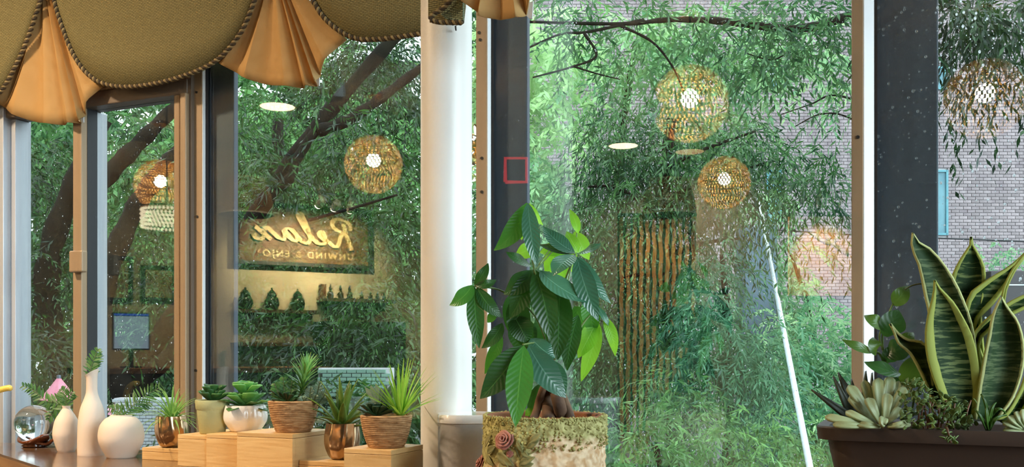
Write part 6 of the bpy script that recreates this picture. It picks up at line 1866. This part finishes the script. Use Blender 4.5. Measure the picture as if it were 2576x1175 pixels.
# red lit sign frame
MT['red_glow'] = emit_mat('red_neon', (1.0,0.05,0.05), 2.2)
rc_ = V(1298,428,7.6)
rs = thing('red_sign_box', rc_, 'red lit rectangular sign mirrored in the slate post beside the money tree', 'sign')
vdir = Vector((RGT.x,-RGT.y,0)).normalized()
vn = Vector((-vdir.y, vdir.x, 0))
if vn.dot(-rc_) < 0: vn = -vn
MB().obox(rc_-vn*0.03, vdir*0.115, vn*0.02, UP*0.115).build('box', MT['sign_frame'], rs)
MB().tube([rc_+vdir*a*0.085+UP*b*0.095 for a,b in ((-1,-1),(1,-1),(1,1),(-1,1),(-1,-0.98))], 0.014, 8).build('neon_tube', MT['red_glow'], rs)
for s in (-1,1): MB().tube([rc_-vn*0.03+vdir*0.08*s+UP*0.11, Vector(((rc_-vn*0.03+vdir*0.08*s).x,(rc_-vn*0.03+vdir*0.08*s).y,CEIL))], 0.003, 6).build('hanger', MT['cord_black'], rs)
# orange panel added in place of an unread lit sign, with its two spots
MT['panel_orange'] = M('orange_stand_in_panel', lin(236,184,120), 0.6, col2=lin(214,152,88), vscale=3, stretch=(1,1,6))
q0, q1 = V(1985,640,8.0), V(2170,640,8.0)
pd = (q1-q0); pd.z = 0; pw = pd.length; pd.normalize()
pn = Vector((pd.y,-pd.x,0))
if pn.dot(-q0) < 0: pn = -pn
pm = Vector(((q0.x+q1.x)/2,(q0.y+q1.y)/2,0))
ph0, ph1 = 1.2+(HORIZ-745)/FPX*8.0, 1.2+(HORIZ-545)/FPX*8.0
wp = thing('sign_stand_in_panel', pm+UP*ph0-pn*0.05, 'orange panel standing in for an unread lit sign mirrored over the brick building', 'wall panel')
MB().obox(pm+UP*(ph0+ph1)/2-pn*0.02, pd*pw/2, pn*0.02, UP*(ph1-ph0)/2).build('panel', MT['panel_orange'], wp, bevel=0.004)
MB().obox(pm+UP*(ph1+0.10)/2-pn*0.06, pd*pw*0.35, pn*0.02, UP*(ph1+0.10)/2).build('stand', MT['dark_wood'], wp)
P = catmull([pm+pd*a*0.1+UP*(1.2+(HORIZ-b)/FPX*8.0)+pn*0.008 for a,b in ((-1.6,575),(-0.6,600),(0.3,612),(0.9,598),(0.8,576),(0.2,570),(0.0,590),(0.6,615),(1.8,640))], 8)
MB().tube(P, 0.016, 8).build('letter_scroll', MT['rim_pale'], wp, smooth=True)
tw = thing('twin_spot', pm+pn*0.9+UP*CEIL, 'twin ceiling spots that light the orange stand-in panel', 'track light')
for px in (2064, 2122):
    p = V(px, 512, 7.4)
    ax = ((pm+UP*1.95) - p).normalized()
    MB().tube([Vector((p.x,p.y,CEIL)), p], 0.007, 6).build('stem', MT['spot_body'], tw)
    MB().tube([p-ax*0.07, p+ax*0.03], 0.032, 16).build('spot_head', MT['spot_body'], tw, smooth=True, angle=40)
    sd_ = ax.orthogonal().normalized(); bt_ = ax.cross(sd_)
    MB().add([p+ax*0.032+0.029*(math.cos(2*math.pi*k/14)*sd_+math.sin(2*math.pi*k/14)*bt_) for k in range(14)], [tuple(range(14))]).build('lens', MT['spot_glow'], tw)
    d = bpy.data.lights.new('panel_lamp', 'SPOT'); d.energy = 38; d.color = LAMP_WARM; d.spot_size = math.radians(60); d.spot_blend = 0.6; d.shadow_soft_size = 0.02
    o = bpy.data.objects.new('panel_lamp', d); COL.objects.link(o); o.location = p + ax*0.05; o.rotation_euler = (-ax).to_track_quat('Z','Y').to_euler()
